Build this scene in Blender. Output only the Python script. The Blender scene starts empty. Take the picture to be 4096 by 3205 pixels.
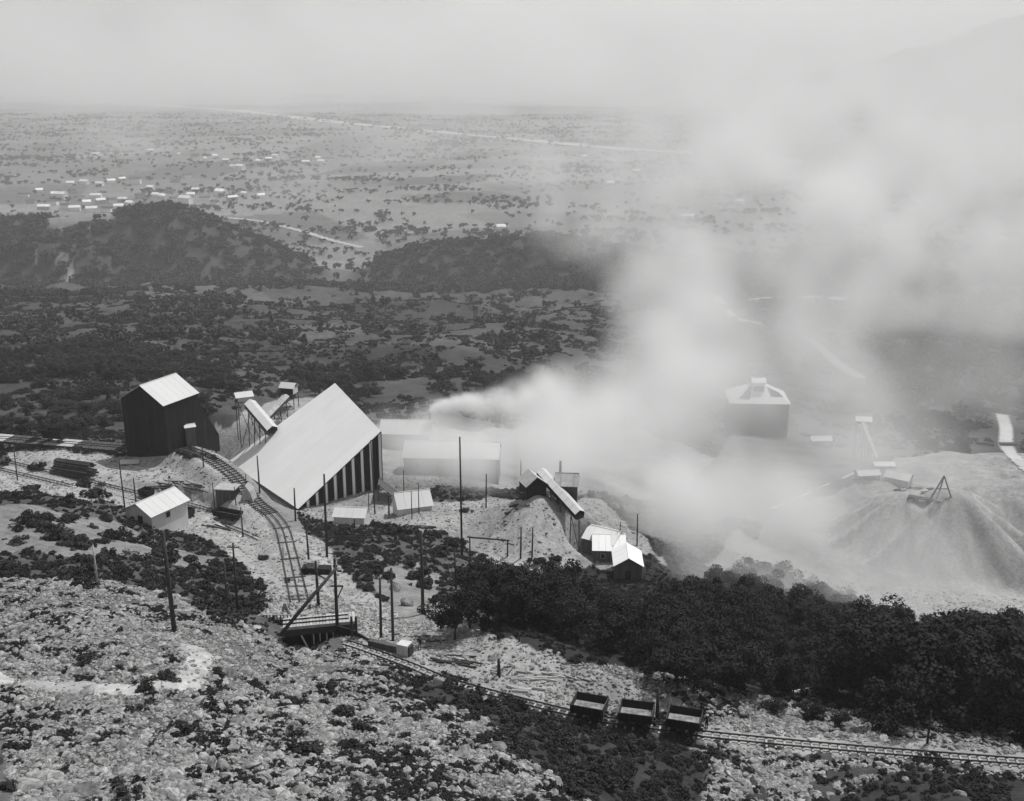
import bpy, bmesh, math, random
import numpy as np
from mathutils import Vector, Matrix, Euler
R = math.radians
rng = np.random.default_rng(7); random.seed(7)
sc = bpy.context.scene
COL = sc.collection
# ---------------------------------------------------------------- camera
F = 1130.0; PITCH = R(17.0); Z0 = 300.0
cam = bpy.data.cameras.new('camera'); camo = bpy.data.objects.new('camera', cam); COL.objects.link(camo)
camo.location = (0, 0, Z0); camo.rotation_euler = (math.pi/2-PITCH, 0, 0)
cam.sensor_width = 36; cam.lens = 36*F/1024; cam.clip_start = 1; cam.clip_end = 60000
sc.camera = camo
# ---------------------------------------------------------------- world, sun, exposure
SUN_EL = R(62); SUN_AZ = R(42)          # azimuth counted from +x towards +y
w = bpy.data.worlds.new('World'); sc.world = w; w.use_nodes = True
nt = w.node_tree; bg = nt.nodes['Background']
sky = nt.nodes.new('ShaderNodeTexSky'); sky.sky_type = 'NISHITA'; sky.sun_disc = False
sky.sun_elevation = SUN_EL; sky.sun_rotation = math.pi/2-SUN_AZ; sky.air_density = 1.0; sky.dust_density = 3.0
hs = nt.nodes.new('ShaderNodeHueSaturation'); hs.inputs['Saturation'].default_value = 0.04   # a black and white picture
nt.links.new(sky.outputs[0], hs.inputs['Color']); nt.links.new(hs.outputs[0], bg.inputs[0]); bg.inputs[1].default_value = 0.086
sl = bpy.data.lights.new('sun', 'SUN'); sl.energy = 3.9; sl.angle = R(0.5); sl.color = (1, .995, .985)
so = bpy.data.objects.new('sun', sl); COL.objects.link(so)
sdir = Vector((math.cos(SUN_EL)*math.cos(SUN_AZ), math.cos(SUN_EL)*math.sin(SUN_AZ), math.sin(SUN_EL)))
so.rotation_euler = (-sdir).to_track_quat('-Z', 'Y').to_euler(); so.location = (0, 0, 900)
sc.view_settings.view_transform = 'Standard'; sc.view_settings.look = 'None'; sc.view_settings.gamma = 1
sc.view_settings.use_curve_mapping = False; sc.view_settings.exposure = -0.1
sc.cycles.volume_bounces = 6; sc.cycles.max_bounces = 8; sc.cycles.diffuse_bounces = 2; sc.cycles.glossy_bounces = 2
sc.cycles.use_denoising = True; sc.cycles.volume_max_steps = 256; sc.cycles.volume_step_rate = 1.0

# ---------------------------------------------------------------- camera model used to read positions off the photograph
def ray(px, row):
    a = (px-512)/F; b = (400.5-row)/F
    return np.array([a, b*math.sin(PITCH)+math.cos(PITCH), b*math.cos(PITCH)-math.sin(PITCH)])
def W(px, row, y):
    d = ray(px, row); return d*(y/d[1])+np.array([0, 0, Z0])
def WZ(px, row, z):
    d = ray(px, row); return d*((z-Z0)/d[2])+np.array([0, 0, Z0])

# ---------------------------------------------------------------- noise
def _hash(ix, iy, s):
    h = (ix.astype(np.int64)*374761393 + iy.astype(np.int64)*668265263 + s*1442695041) & 0xffffffff
    h = ((h ^ (h >> 13))*1274126177) & 0xffffffff
    return ((h ^ (h >> 16)) & 0xffff)/65535.0
def vnoise(x, y, s=0):
    ix = np.floor(x); iy = np.floor(y); fx = x-ix; fy = y-iy
    fx = fx*fx*(3-2*fx); fy = fy*fy*(3-2*fy)
    a = _hash(ix, iy, s); b = _hash(ix+1, iy, s); c = _hash(ix, iy+1, s); d = _hash(ix+1, iy+1, s)
    return (a*(1-fx)+b*fx)*(1-fy)+(c*(1-fx)+d*fx)*fy
def fbm(x, y, o=4, s=0):
    t = 0; a = .5
    for i in range(o):
        t = t+a*vnoise(x, y, s+i*17); x = x*2.03+11.3; y = y*2.03+5.7; a *= .5
    return t/(1-.5**o)
def smooth(e0, e1, x):
    t = np.clip((x-e0)/(e1-e0), 0, 1); return t*t*(3-2*t)

# ---------------------------------------------------------------- terrain: measured heights, interpolated
CP = [ # px, row, forward distance
 (-60,801,60),(-60,700,82),(-60,620,106),(-60,575,135),(-60,500,178),(-60,471,226),(-60,440,262),(-60,400,360),(-60,330,650),(-60,300,900),(-60,291,1150),
 (50,801,62),(50,700,84),(50,640,100),(50,612,107),(50,596,113),(50,570,137),(50,530,158),(50,505,180),(50,490,200),(50,478,224),(50,462,230),(50,452,238),(50,430,285),(50,380,400),(50,330,650),(50,300,900),(50,291,1150),
 (175,801,63),(175,700,84),(175,655,98),(175,631,108),(175,615,114),(175,585,138),(175,555,160),(175,533,190),(170,510,205),(175,480,222),(168,460,236),(130,455,240),(175,415,300),(175,380,400),(175,330,640),(175,305,860),(175,292,1150),
 (255,700,92),(240,640,112),(262,620,132),(230,600,145),(240,570,165),(235,540,185),(225,505,206),
 (300,801,64),(300,740,80),(300,690,100),(300,656,117),(320,655,120),(318,648,126.5),(338,648,126.5),(352,653,123),(288,644,128),(300,612,138),(335,612,138),(330,600,152),(340,570,172),(350,545,190),(298,509,247),(340,516,236),(375,512,240),(365,492,254),(270,430,300),(230,440,280),(300,400,410),(300,350,620),(300,310,900),(300,290,1200),
 (420,801,66),(420,740,84),(420,700,101),(400,668,116),(400,652,124),(420,650,125),(440,628,140),(420,600,160),(420,565,185),(420,525,218),(420,495,248),(430,450,300),(420,410,360),(420,380,450),(420,350,600),(420,310,900),(420,294,1200),
 (500,801,70),(500,740,91),(500,705,107),(500,680,119),(500,662,125),(500,610,165),(520,566,208),(470,555,205),(500,500,250),(500,450,330),(500,400,430),(540,350,640),(540,315,900),(540,300,1100),
 (600,801,80),(600,765,93),(600,735,104),(590,717,113),(600,700,121),(620,682,128),(600,610,182),(610,575,212),(600,545,226),(610,500,280),(600,450,360),(600,400,480),(600,330,800),(600,300,1000),
 (700,801,93),(700,765,99.5),(700,735,107),(720,722,113),(730,690,150),(740,640,190),(740,560,260),(740,500,330),(760,434,420),(764,405,520),(760,350,720),(760,310,950),
 (860,801,94),(860,770,99),(860,750,104),(860,735,110),(860,700,130),(860,660,185),(860,640,225),(840,560,285),(830,500,330),(860,440,430),(860,378,600),(860,320,850),(860,300,1000),
 (960,801,90),(960,775,97.5),(960,758,103),(960,742,109),(960,700,128),(960,640,220),
 (1060,801,88),(1060,780,95),(1060,765,101),(1060,748,108),(1060,700,128),(1060,640,200),(1060,580,290),(1060,500,340),(1060,450,420),(1010,430,450),(1040,380,600),(1000,320,850),(1040,290,1050)]
ZP = [] # px, y, z
for px in (-250,-60,80,240,400,560,720,880,1060,1250):
    for y in (2000,2600,3500,5000,8000,14000):
        ZP.append((px, y, 0 if not (px>800 and y>7000) else None))
for px in (-250, 1250):
    ZP += [(px,60,255),(px,100,243),(px,200,212 if px<0 else 200),(px,400,185 if px<0 else 165),(px,800,120),(px,1300,60)]
for px in (-100,200,512,820,1150): ZP += [(px,12,284),(px,35,268)]
ZP += [(a, 1500, b) for a, b in ((-60,12),(50,10),(175,10),(300,12),(350,8),(420,10),(540,12),(640,15),(760,18),(860,22),(960,25),(1060,30),(1250,45))]+[
       (1060,7000,560),(960,7000,380),(880,7500,170),(1250,6500,900),(1150,7000,760),(1060,9000,600),(880,9500,260),(720,9500,90),(820,8500,120),(1060,14000,300),(880,14000,200),(1250,14000,500),(1060,5000,25),(1250,4200,60)]
pts = []; zz = []
def uw(x, y): return np.stack([x/y*2.6, np.log(y)], -1)
for px, row, y in CP:
    p = W(px, row, y); pts.append(uw(p[0], p[1])); zz.append(p[2])
for px, y, z in ZP:
    if z is None: continue
    pts.append(uw((px-512)/F*(y*math.cos(PITCH)+(Z0-z)*math.sin(PITCH)), np.float64(y))); zz.append(z)
pts = np.array(pts); zz = np.array(zz)
def kern(d2): return .5*d2*np.log(d2+1e-9)
NCP = len(pts)
A = kern(((pts[:, None]-pts[None])**2).sum(-1)) + 2e-4*np.eye(NCP)
Pm = np.concatenate([np.ones((NCP, 1)), pts], 1)
M = np.block([[A, Pm], [Pm.T, np.zeros((3, 3))]])
sol = np.linalg.solve(M, np.concatenate([zz, np.zeros(3)]))
def zbase(x, y):
    q = uw(x, y); sh = q.shape[:-1]; q = q.reshape(-1, 2); out = np.empty(len(q))
    for i in range(0, len(q), 60000):
        k = q[i:i+60000]
        out[i:i+60000] = kern(((k[:, None]-pts[None])**2).sum(-1))@sol[:NCP] + sol[NCP] + k@sol[NCP+1:]
    return out.reshape(sh)
# great roof of the storage shed: high edge P3-P4, low edge P2-P1; the ground is dug away beneath it
P3 = W(381,431,255); P4 = WZ(335,383,P3[2])
rdir = (P4-P3); rdir[2] = 0; Lr = np.linalg.norm(rdir); rdir /= Lr; ndir = np.array([rdir[1], -rdir[0], 0.]); ndir = ndir if ndir[0] < 0 else -ndir
dd = ray(298,509); Am = np.array([[ndir[0], 0, -dd[0]], [ndir[1], 0, -dd[1]], [0, -1, -dd[2]]]); t2, drop, _ = np.linalg.solve(Am, -(P3-np.array([0, 0, Z0])))
P2 = P3+ndir*t2-np.array([0, 0, drop]); nrm = np.cross(P2-P3, P4-P3); dd = ray(228,462); kk = np.dot(nrm, P3-np.array([0, 0, Z0]))/np.dot(nrm, dd); P1 = dd*kk+np.array([0, 0, Z0])
s1_ = np.dot(P1-P3, rdir)/Lr; u1_ = np.dot(P1-P3, ndir)/t2
# wooded hills: crest lines with rounded cross section  (crest picks, distance, half depth)
RIDGES = []
def ridge(pp, y, sy):
    q = np.array([W(a, b, y) for a, b in pp]); RIDGES.append((q[:, 0]/y, q[:, 2], y, sy))
ridge([(-140,300),(-60,226),(0,222),(60,219),(110,217),(145,209),(168,206),(190,212),(215,222),(245,234),(285,252),(315,268),(345,292),(380,310)], 1500, 170)
ridge([(330,305),(356,276),(380,262),(410,250),(470,243),(540,238),(600,245),(650,256),(720,262),(800,262),(900,256),(1000,250),(1100,246),(1240,262)], 1480, 160)
ridge([(230,345),(300,326),(360,314),(430,306),(490,312),(560,332),(630,372)], 900, 95)
ridge([(150,402),(230,378),(300,360),(380,352),(450,358),(520,376),(580,410)], 560, 60)
ridge([(-60,352),(20,338),(80,334),(150,340),(210,362)], 760, 80)
ridge([(-60,250),(40,242),(90,244),(130,262),(170,290)], 1330, 90)
# spoil heaps: cones and ridges with gullied flanks  (x, y, top z, flank slope, rounding)
HEAPS = []
def heap(px, row, y, slope=.68, rnd=2.0, ax=1.0, ang=0.0, g=1.0):
    p = W(px, row, y); HEAPS.append((p[0], p[1], p[2], slope, rnd, ax, ang, g))
heap(536, 494, 222, .60, 1.2, 1.0, 0, .22)
heap(905, 500, 300, .70, 6, 1.2, .3, 1.6); heap(950, 496, 296, .74, 5, 1.0, .9, 1.6); heap(1005, 488, 318, .62, 8, 1.6, .2, 1.4)
heap(930, 474, 350, .5, 14, 2.2, .1, 1.2); heap(850, 500, 322, .5, 10, 2.0, .5, 1.2); heap(775, 514, 318, .42, 8, 1.9, .3, 1.0)
heap(250, 414, 304, .70, 1.5, 1.0, 0, .8); heap(288, 406, 322, .66, 2, 1.0, 0, .8)
heap(860, 488, 332, .5, 8, 1.6, .4, 1.2); heap(802, 508, 318, .5, 8, 1.5, .3, 1.2); heap(965, 462, 368, .5, 12, 2.4, .05, 1.2)
heap(886, 456, 372, .75, 1.5, 1.0, 0, .8)
heap(418, 618, 146, .5, 4, 1.3, -.6, .6)
heap(505, 641, 131, .42, 3, 1.5, -.35, .3); heap(545, 652, 129, .40, 3, 1.6, -.4, .3); heap(470, 645, 131, .4, 2.5, 1.0, 0, .3)
heap(522, 648, 126, .5, 2.5, 1.8, -.3, .3); heap(562, 658, 122.5, .52, 2.5, 2.0, -.35, .3); heap(603, 676, 119, .52, 2.2, 2.0, -.35, .3); heap(648, 694, 116, .5, 2, 1.8, -.35, .3)
heap(640, 690, 124, .42, 2, 1.8, -.5, .3)
PATHS = []   # flattened ways: (points Nx3, half width, falloff)
def zterr(x, y, detail=True):
    x = np.asarray(x, float); y = np.asarray(y, float)
    z = zbase(x, y)
    far = smooth(380, 1100, y)
    if detail:
        valley = smooth(1400, 2100, y)*(1-smooth(6500, 8000, y))
        z = z+(fbm(x/60, y/60, 4, 3)-.5)*far*(1-valley)*26+(fbm(x/14, y/14, 3, 9)-.5)*1.6*smooth(60, 120, y)
        z = z+(fbm(x/2.6, y/2.6, 3, 31)-.5)*.75*(1-smooth(150, 260, y))
        z = z+(fbm(x/600, y/600, 5, 77)-.5)*260*smooth(6500, 9000, y)*smooth(.02, .25, x/y)
    for ru, rz, ry, rs in RIDGES:
        t = (np.interp(x/y, ru, rz)+60)*np.exp(-((y-ry)/rs)**2*1.2)-60+6*(fbm(x/120+7, y/120, 3, 70)-.5); z = np.logaddexp(z/8, t/8)*8
    fl = smooth(1900, 2300, y)*(1-smooth(6300, 7500, y)); z = z*(1-fl)+fl*np.sign(z)*np.maximum(np.abs(z)-14, 0)
    for hx, hy, hz, s, r, ax, an, g in HEAPS:
        dx = x-hx; dy = y-hy; ca, sa = math.cos(an), math.sin(an)
        u = (dx*ca+dy*sa)/ax; v = -dx*sa+dy*ca
        d = np.sqrt(u*u+v*v+r*r)-r
        th = np.arctan2(v, u)
        gul = (vnoise(th*3.2+50, d*.02+3, 5)-.5)*np.minimum(d, 16)*.36*g+(vnoise(th*9+20, d*.03, 8)-.5)*np.minimum(d, 12)*.12*g
        gul = gul-np.abs(vnoise(th*2.4+31, d*.012+7, 15)-.5)*np.minimum(d, 20)*.75*g*(g > .9)
        c = hz-s*d+gul+(2.0 if g > .9 else 0)
        k = 1.2
        z = np.where(c > z-6, np.logaddexp(z/k, c/k)*k, z)
    ux = ((x-P3[0])*ndir[0]+(y-P3[1])*ndir[1])/t2; sx = ((x-P3[0])*rdir[0]+(y-P3[1])*rdir[1])/Lr
    pl = P3[2]-(nrm[0]*(x-P3[0])+nrm[1]*(y-P3[1]))/nrm[2]-1.3
    wq = smooth(-.06, .02, sx)*(1-smooth(.03, .45, sx-1-(s1_-1)*ux/u1_))*smooth(-.02, .1, ux)*(1-smooth(1.5, 1.9, ux))
    z = z*(1-wq)+np.minimum(z, pl)*wq
    for P, hw, fo in PATHS:
        best = np.full(x.shape, 1e9); zb = np.zeros(x.shape)
        bx = (x > P[:, 0].min()-fo-hw) & (x < P[:, 0].max()+fo+hw) & (y > P[:, 1].min()-fo-hw) & (y < P[:, 1].max()+fo+hw)
        if not bx.any(): continue
        xs = x[bx]; ys = y[bx]; be = np.full(xs.shape, 1e9); zq = np.zeros(xs.shape)
        for a, b in zip(P[:-1], P[1:]):
            dx, dy = b[0]-a[0], b[1]-a[1]; L2 = dx*dx+dy*dy+1e-9
            t = np.clip(((xs-a[0])*dx+(ys-a[1])*dy)/L2, 0, 1)
            dd = np.hypot(xs-a[0]-t*dx, ys-a[1]-t*dy)
            m = dd < be; be = np.where(m, dd, be); zq = np.where(m, a[2]+t*(b[2]-a[2]), zq)
        wgt = 1-smooth(hw, hw+fo, be)
        zz_ = z[bx]*(1-wgt)+(zq-.16)*wgt
        z = np.array(z); z[bx] = zz_
    return z
def G(px, row, y0=45., y1=16000., detail=True):
    d = ray(px, row); ys = np.exp(np.linspace(math.log(y0), math.log(y1), 700))
    xs = d[0]/d[1]*ys; zr = Z0+d[2]/d[1]*ys; df = zr-zterr(xs, ys, detail)
    i = np.argmax(df < 0) if (df < 0).any() else len(ys)-1
    i = max(i, 1); t = df[i-1]/(df[i-1]-df[i]+1e-9) if df[i] < 0 else 0
    y = ys[i-1]+(ys[i]-ys[i-1])*t; x = d[0]/d[1]*y
    return np.array([x, y, float(zterr(np.array([x]), np.array([y]), detail)[0])])
def GZ(x, y): return float(zterr(np.array([float(x)]), np.array([float(y)]))[0])
def catmull(P, k=8):
    P = np.array(P, float); out = []
    Q = np.vstack([2*P[0]-P[1], P, 2*P[-1]-P[-2]])
    for i in range(1, len(Q)-2):
        for t in np.linspace(0, 1, k, endpoint=False):
            a, b, c, d = Q[i-1], Q[i], Q[i+1], Q[i+2]
            out.append(.5*((2*b)+(-a+c)*t+(2*a-5*b+4*c-d)*t*t+(-a+3*b-3*c+d)*t**3))
    out.append(P[-1]); return np.array(out)
INCL = catmull([W(151,451,240), W(176,447.5,237), W(199,453,232), W(217,463,226), W(235,477,221), W(256,502,212), W(271,514,206), W(282,528,199), W(288,549,180), W(294,575,161), W(300,602,142)])
SIDE = catmull([W(-30,462,226), W(7,471,224), W(70,486,218), W(135,502,212), W(180,512,211), W(230,527,203), W(262,541,191), W(284,558,178), W(292,575,168)])
SIDE2 = SIDE[:40].copy()+np.array([0, 4.2, .1])
LOWT = catmull([WZ(345,643,230.4), WZ(361,648,230.3), WZ(405,664,230.1), WZ(451,682,229.8), WZ(520,701,229.4), WZ(589,717.5,229.1), WZ(636,724.5,229), WZ(683,731,229), WZ(711,735.5,229), WZ(830,747,229), WZ(960,757.5,229), WZ(1080,766,229)])
PATHS += [(np.array([W(594,560,216), W(602,562,215), W(616,564,214)]), 4.5, 2.5), (np.array([W(632,576,206), W(646,580,204)]), 5, 4)]
PATHS += [(LOWT, 2.0, 3.5), (SIDE, 2.2, 3.0), (SIDE2, 1.6, 2.5), (INCL, 2.6, 4.5)]

# ---------------------------------------------------------------- materials
def mat(name, c, rough=.9, var=.25, scale=1.0, bump=0.0, spec=.2, stretch=None, attr=None):
    m = bpy.data.materials.new(name); m.use_nodes = True; nt = m.node_tree; b = nt.nodes['Principled BSDF']
    b.inputs['Roughness'].default_value = rough; b.inputs['Specular IOR Level'].default_value = spec
    tc = nt.nodes.new('ShaderNodeTexCoord'); mp = nt.nodes.new('ShaderNodeMapping')
    if stretch: mp.inputs['Scale'].default_value = stretch
    nt.links.new(tc.outputs['Object'], mp.inputs[0])
    no = nt.nodes.new('ShaderNodeTexNoise'); no.inputs['Scale'].default_value = scale; no.inputs['Detail'].default_value = 6
    nt.links.new(mp.outputs[0], no.inputs['Vector'])
    oi = nt.nodes.new('ShaderNodeObjectInfo')
    mr = nt.nodes.new('ShaderNodeMapRange'); mr.inputs['From Min'].default_value = .3; mr.inputs['From Max'].default_value = .7
    mr.inputs['To Min'].default_value = 1-var; mr.inputs['To Max'].default_value = 1+var
    nt.links.new(no.outputs['Fac'], mr.inputs['Value'])
    mr2 = nt.nodes.new('ShaderNodeMapRange'); mr2.inputs['To Min'].default_value = 1-var*.6; mr2.inputs['To Max'].default_value = 1+var*.6
    nt.links.new(oi.outputs['Random'], mr2.inputs['Value'])
    mu = nt.nodes.new('ShaderNodeMath'); mu.operation = 'MULTIPLY'; nt.links.new(mr.outputs[0], mu.inputs[0]); nt.links.new(mr2.outputs[0], mu.inputs[1])
    mu2 = nt.nodes.new('ShaderNodeMath'); mu2.operation = 'MULTIPLY'; nt.links.new(mu.outputs[0], mu2.inputs[0]); mu2.inputs[1].default_value = c
    nt.links.new(mu2.outputs[0], b.inputs['Base Color'])
    if bump:
        bp = nt.nodes.new('ShaderNodeBump'); bp.inputs['Strength'].default_value = .6; bp.inputs['Distance'].default_value = bump
        nt.links.new(no.outputs['Fac'], bp.inputs['Height']); nt.links.new(bp.outputs[0], b.inputs['Normal'])
    return m
MT = dict(
 brightened=mat('brightened_white_sheet', .88, .5, .03, .15, spec=.4),  # base colour raised to make up for weak sunlight on the great roof
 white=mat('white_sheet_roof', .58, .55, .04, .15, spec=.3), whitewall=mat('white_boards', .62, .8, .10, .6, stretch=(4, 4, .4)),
 dusty=mat('dusty_pale_boards', .42, .9, .2, .5, stretch=(3, 3, .4)), black=mat('tarred_boards', .018, .8, .4, .8, stretch=(4, 4, .3)),
 grey=mat('weathered_boards', .10, .9, .3, .8, stretch=(4, 4, .3)), timber=mat('old_timber', .055, .9, .35, 1.5), paletimber=mat('fresh_timber', .42, .9, .25, 1.5),
 rail=mat('rail_steel', .03, .6, .2, 2), tie=mat('sleeper_wood', .10, .95, .4, 2), stone=mat('broken_limestone', .25, .95, .6, 2.2, bump=.08),
 iron=mat('rusty_iron', .03, .7, .3, 2), leaf=mat('dark_leaves', .024, .9, .45, .35), leaf2=mat('brush_leaves', .035, .95, .45, .6),
 bark=mat('bark', .05, .95, .3, 3), skin=mat('skin', .3, .7, .05), cloth=mat('dark_cloth', .03, .9, .2, 8), palecloth=mat('pale_cloth', .5, .9, .15, 8), cloud=mat('x', .5))
LEAFFAR = mat('far_wood_leaves', .055, .95, .4, .02)
m = bpy.data.materials.new('river_water'); m.use_nodes = True; b = m.node_tree.nodes['Principled BSDF']
b.inputs['Base Color'].default_value = (.42, .42, .42, 1); b.inputs['Roughness'].default_value = .45; MT['water'] = m
MT['townwall'] = mat('town_white_walls', .82, .8, .1, .05); MT['townroof'] = mat('town_roofs', .8, .8, .25, .05)
MT['road'] = mat('pale_dirt_road', .42, .95, .15, .05)

# ---------------------------------------------------------------- mesh helpers
def link(name, me, mt=None, parent=None, smooth_=False):
    if mt is not None and not len(me.materials): me.materials.append(mt)
    if smooth_: me.polygons.foreach_set('use_smooth', [True]*len(me.polygons))
    o = bpy.data.objects.new(name, me); COL.objects.link(o)
    if parent is not None: o.parent = parent
    return o
def tag(o, label=None, cat=None, group=None, kind=None):
    if label: o['label'] = label
    if cat: o['category'] = cat
    if group: o['group'] = group
    if kind: o['kind'] = kind
    return o
def thing(name, loc, rz=0, label=None, cat=None, group=None):
    o = bpy.data.objects.new(name, None); COL.objects.link(o); o.location = loc; o.rotation_euler = (0, 0, rz); o.empty_display_size = .5
    return tag(o, label, cat, group)
class MB:
    def __init__(s): s.v = []; s.f = []; s.mi = []
    def poly(s, vs, fs, mi=0):
        k = len(s.v); s.v += [tuple(map(float, a)) for a in vs]; s.f += [tuple(i+k for i in f) for f in fs]; s.mi += [mi]*len(fs); return s
    def box(s, x0, y0, z0, x1, y1, z1, mi=0):
        return s.poly([(x0,y0,z0),(x1,y0,z0),(x1,y1,z0),(x0,y1,z0),(x0,y0,z1),(x1,y0,z1),(x1,y1,z1),(x0,y1,z1)],
                      [(0,3,2,1),(4,5,6,7),(0,1,5,4),(1,2,6,5),(2,3,7,6),(3,0,4,7)], mi)
    def slab(s, quad, th, mi=0):   # quad of 4 pts, thickened along its normal (downwards)
        q = [Vector(a) for a in quad]; nn = (q[1]-q[0]).cross(q[3]-q[0]).normalized()
        if nn.z < 0: nn = -nn
        lo = [a-nn*th for a in q]
        return s.poly(q+lo, [(0,1,2,3),(7,6,5,4),(0,4,5,1),(1,5,6,2),(2,6,7,3),(3,7,4,0)], mi)
    def beam(s, a, b, wx, wz=None, mi=0, up=(0, 0, 1)):
        a = Vector(a); b = Vector(b); wz = wz or wx; d = (b-a)
        if d.length < 1e-6: return s
        d.normalize(); u = Vector(up)
        if abs(d.dot(u)) > .98: u = Vector((0, 1, 0))
        r = d.cross(u).normalized(); u = r.cross(d)
        c = [(-wx/2, -wz/2), (wx/2, -wz/2), (wx/2, wz/2), (-wx/2, wz/2)]
        v = [a+r*i+u*j for i, j in c]+[b+r*i+u*j for i, j in c]
        return s.poly(v, [(0,1,2,3),(7,6,5,4),(0,4,5,1),(1,5,6,2),(2,6,7,3),(3,7,4,0)], mi)
    def tube(s, P, rad, n=7, mi=0):
        P = [Vector(p) for p in P]; k = len(s.v); rr = rad if hasattr(rad, '__len__') else [rad]*len(P)
        for i, p in enumerate(P):
            d = (P[min(i+1, len(P)-1)]-P[max(i-1, 0)]).normalized(); u = Vector((0, 0, 1)) if abs(d.z) < .9 else Vector((1, 0, 0))
            a = d.cross(u).normalized(); b_ = a.cross(d)
            for j in range(n):
                t = 2*math.pi*j/n; q = p+(a*math.cos(t)+b_*math.sin(t))*rr[i]; s.v.append(tuple(q))
        for i in range(len(P)-1):
            for j in range(n):
                s.f.append((k+i*n+j, k+i*n+(j+1) % n, k+(i+1)*n+(j+1) % n, k+(i+1)*n+j)); s.mi.append(mi)
        s.f.append(tuple(k+j for j in reversed(range(n)))); s.f.append(tuple(k+(len(P)-1)*n+j for j in range(n))); s.mi += [mi, mi]
        return s
    def mesh(s, name):
        me = bpy.data.meshes.new(name); me.from_pydata(s.v, [], s.f); me.update(); return me
    def build(s, name, mt, parent=None, smooth_=False):
        me = s.mesh(name)
        if isinstance(mt, (list, tuple)):
            for q in mt: me.materials.append(q)
            me.polygons.foreach_set('material_index', s.mi)
            return link(name, me, None, parent, smooth_)
        return link(name, me, mt, parent, smooth_)
def np_mesh(name, V, Fq):
    me = bpy.data.meshes.new(name); V = np.asarray(V, np.float32); Fq = np.asarray(Fq, np.int32); k = Fq.shape[1]
    me.vertices.add(len(V)); me.vertices.foreach_set('co', V.ravel())
    me.loops.add(Fq.size); me.loops.foreach_set('vertex_index', Fq.ravel())
    me.polygons.add(len(Fq)); me.polygons.foreach_set('loop_start', np.arange(0, Fq.size, k, dtype=np.int32))
    me.update(calc_edges=True); me.validate(); return me

# ---------------------------------------------------------------- terrain mesh
NR1, NR2, NU = 760, 330, 760
ys = np.concatenate([np.exp(np.linspace(math.log(10), math.log(48), 40, endpoint=False)), np.exp(np.linspace(math.log(48), math.log(520), NR1, endpoint=False)), np.exp(np.linspace(math.log(520), math.log(20000), NR2))])
us = np.linspace(-.86, .86, NU)
Y, U = np.meshgrid(ys, us, indexing='ij'); X = U*Y*.86
Z = zterr(X, Y)
NRr = len(ys)
V = np.stack([X, Y, Z], -1).reshape(-1, 3)
idx = np.arange(NRr*NU).reshape(NRr, NU)
Fq = np.stack([idx[:-1, :-1], idx[:-1, 1:], idx[1:, 1:], idx[1:, :-1]], -1).reshape(-1, 4)
# ground covers (albedo of what lies there), outlined on the ground
def gpoly(pp, **k): return np.array([G(a, b, detail=False, **k)[:2] for a, b in pp])
def inpoly(x, y, P):
    c = np.zeros(x.shape, bool); j = len(P)-1
    for i in range(len(P)):
        xi, yi, xj, yj = P[i][0], P[i][1], P[j][0], P[j][1]
        c ^= ((yi > y) != (yj > y)) & (x < (xj-xi)*(y-yi)/(yj-yi+1e-12)+xi); j = i
    return c
x_ = X.ravel(); y_ = Y.ravel(); z_ = Z.ravel()
jit = np.clip(y_*.018, 1.0, 60)
xj = x_+(fbm(x_/jit/1.2, y_/jit/1.2, 3, 40)-.5)*jit*2; yj = y_+(fbm(x_/jit/1.2, y_/jit/1.2, 3, 60)-.5)*jit*2.5
sh = np.full(x_.shape, .15)                                     # broken stone of the near slope
brush = (fbm(x_/9, y_/9, 4, 5)-.5)
sh = np.where(y_ > 128, .085+.06*brush, sh)
sh = np.where((y_ > 120) & (x_/y_ > -.02), .035, sh)
sh = np.where(y_ > 270,   .062+.045*(fbm(x_/70, y_/90, 4, 15)-.45)*2+.04*(fbm(x_/9, y_/14, 3, 19)-.5), sh)
val = smooth(1750, 2100, y_)*(1-smooth(40, 60, z_)); val = np.maximum(val, smooth(1330, 1480, y_)*(1-smooth(14, 26, z_)))
fx = np.floor((x_+y_*.25)/260+vnoise(x_/900, y_/900, 4)*3); fy = np.floor((y_-x_*.2)/210+vnoise(x_/700, y_/700, 6)*3)
field = .10+.13*_hash(fx, fy, 3)+.03*(fbm(x_/40, y_/40, 3, 8)-.5)
sh = sh*(1-val)+field*val
sh = np.where(y_ > 7500, .12, sh)
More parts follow.
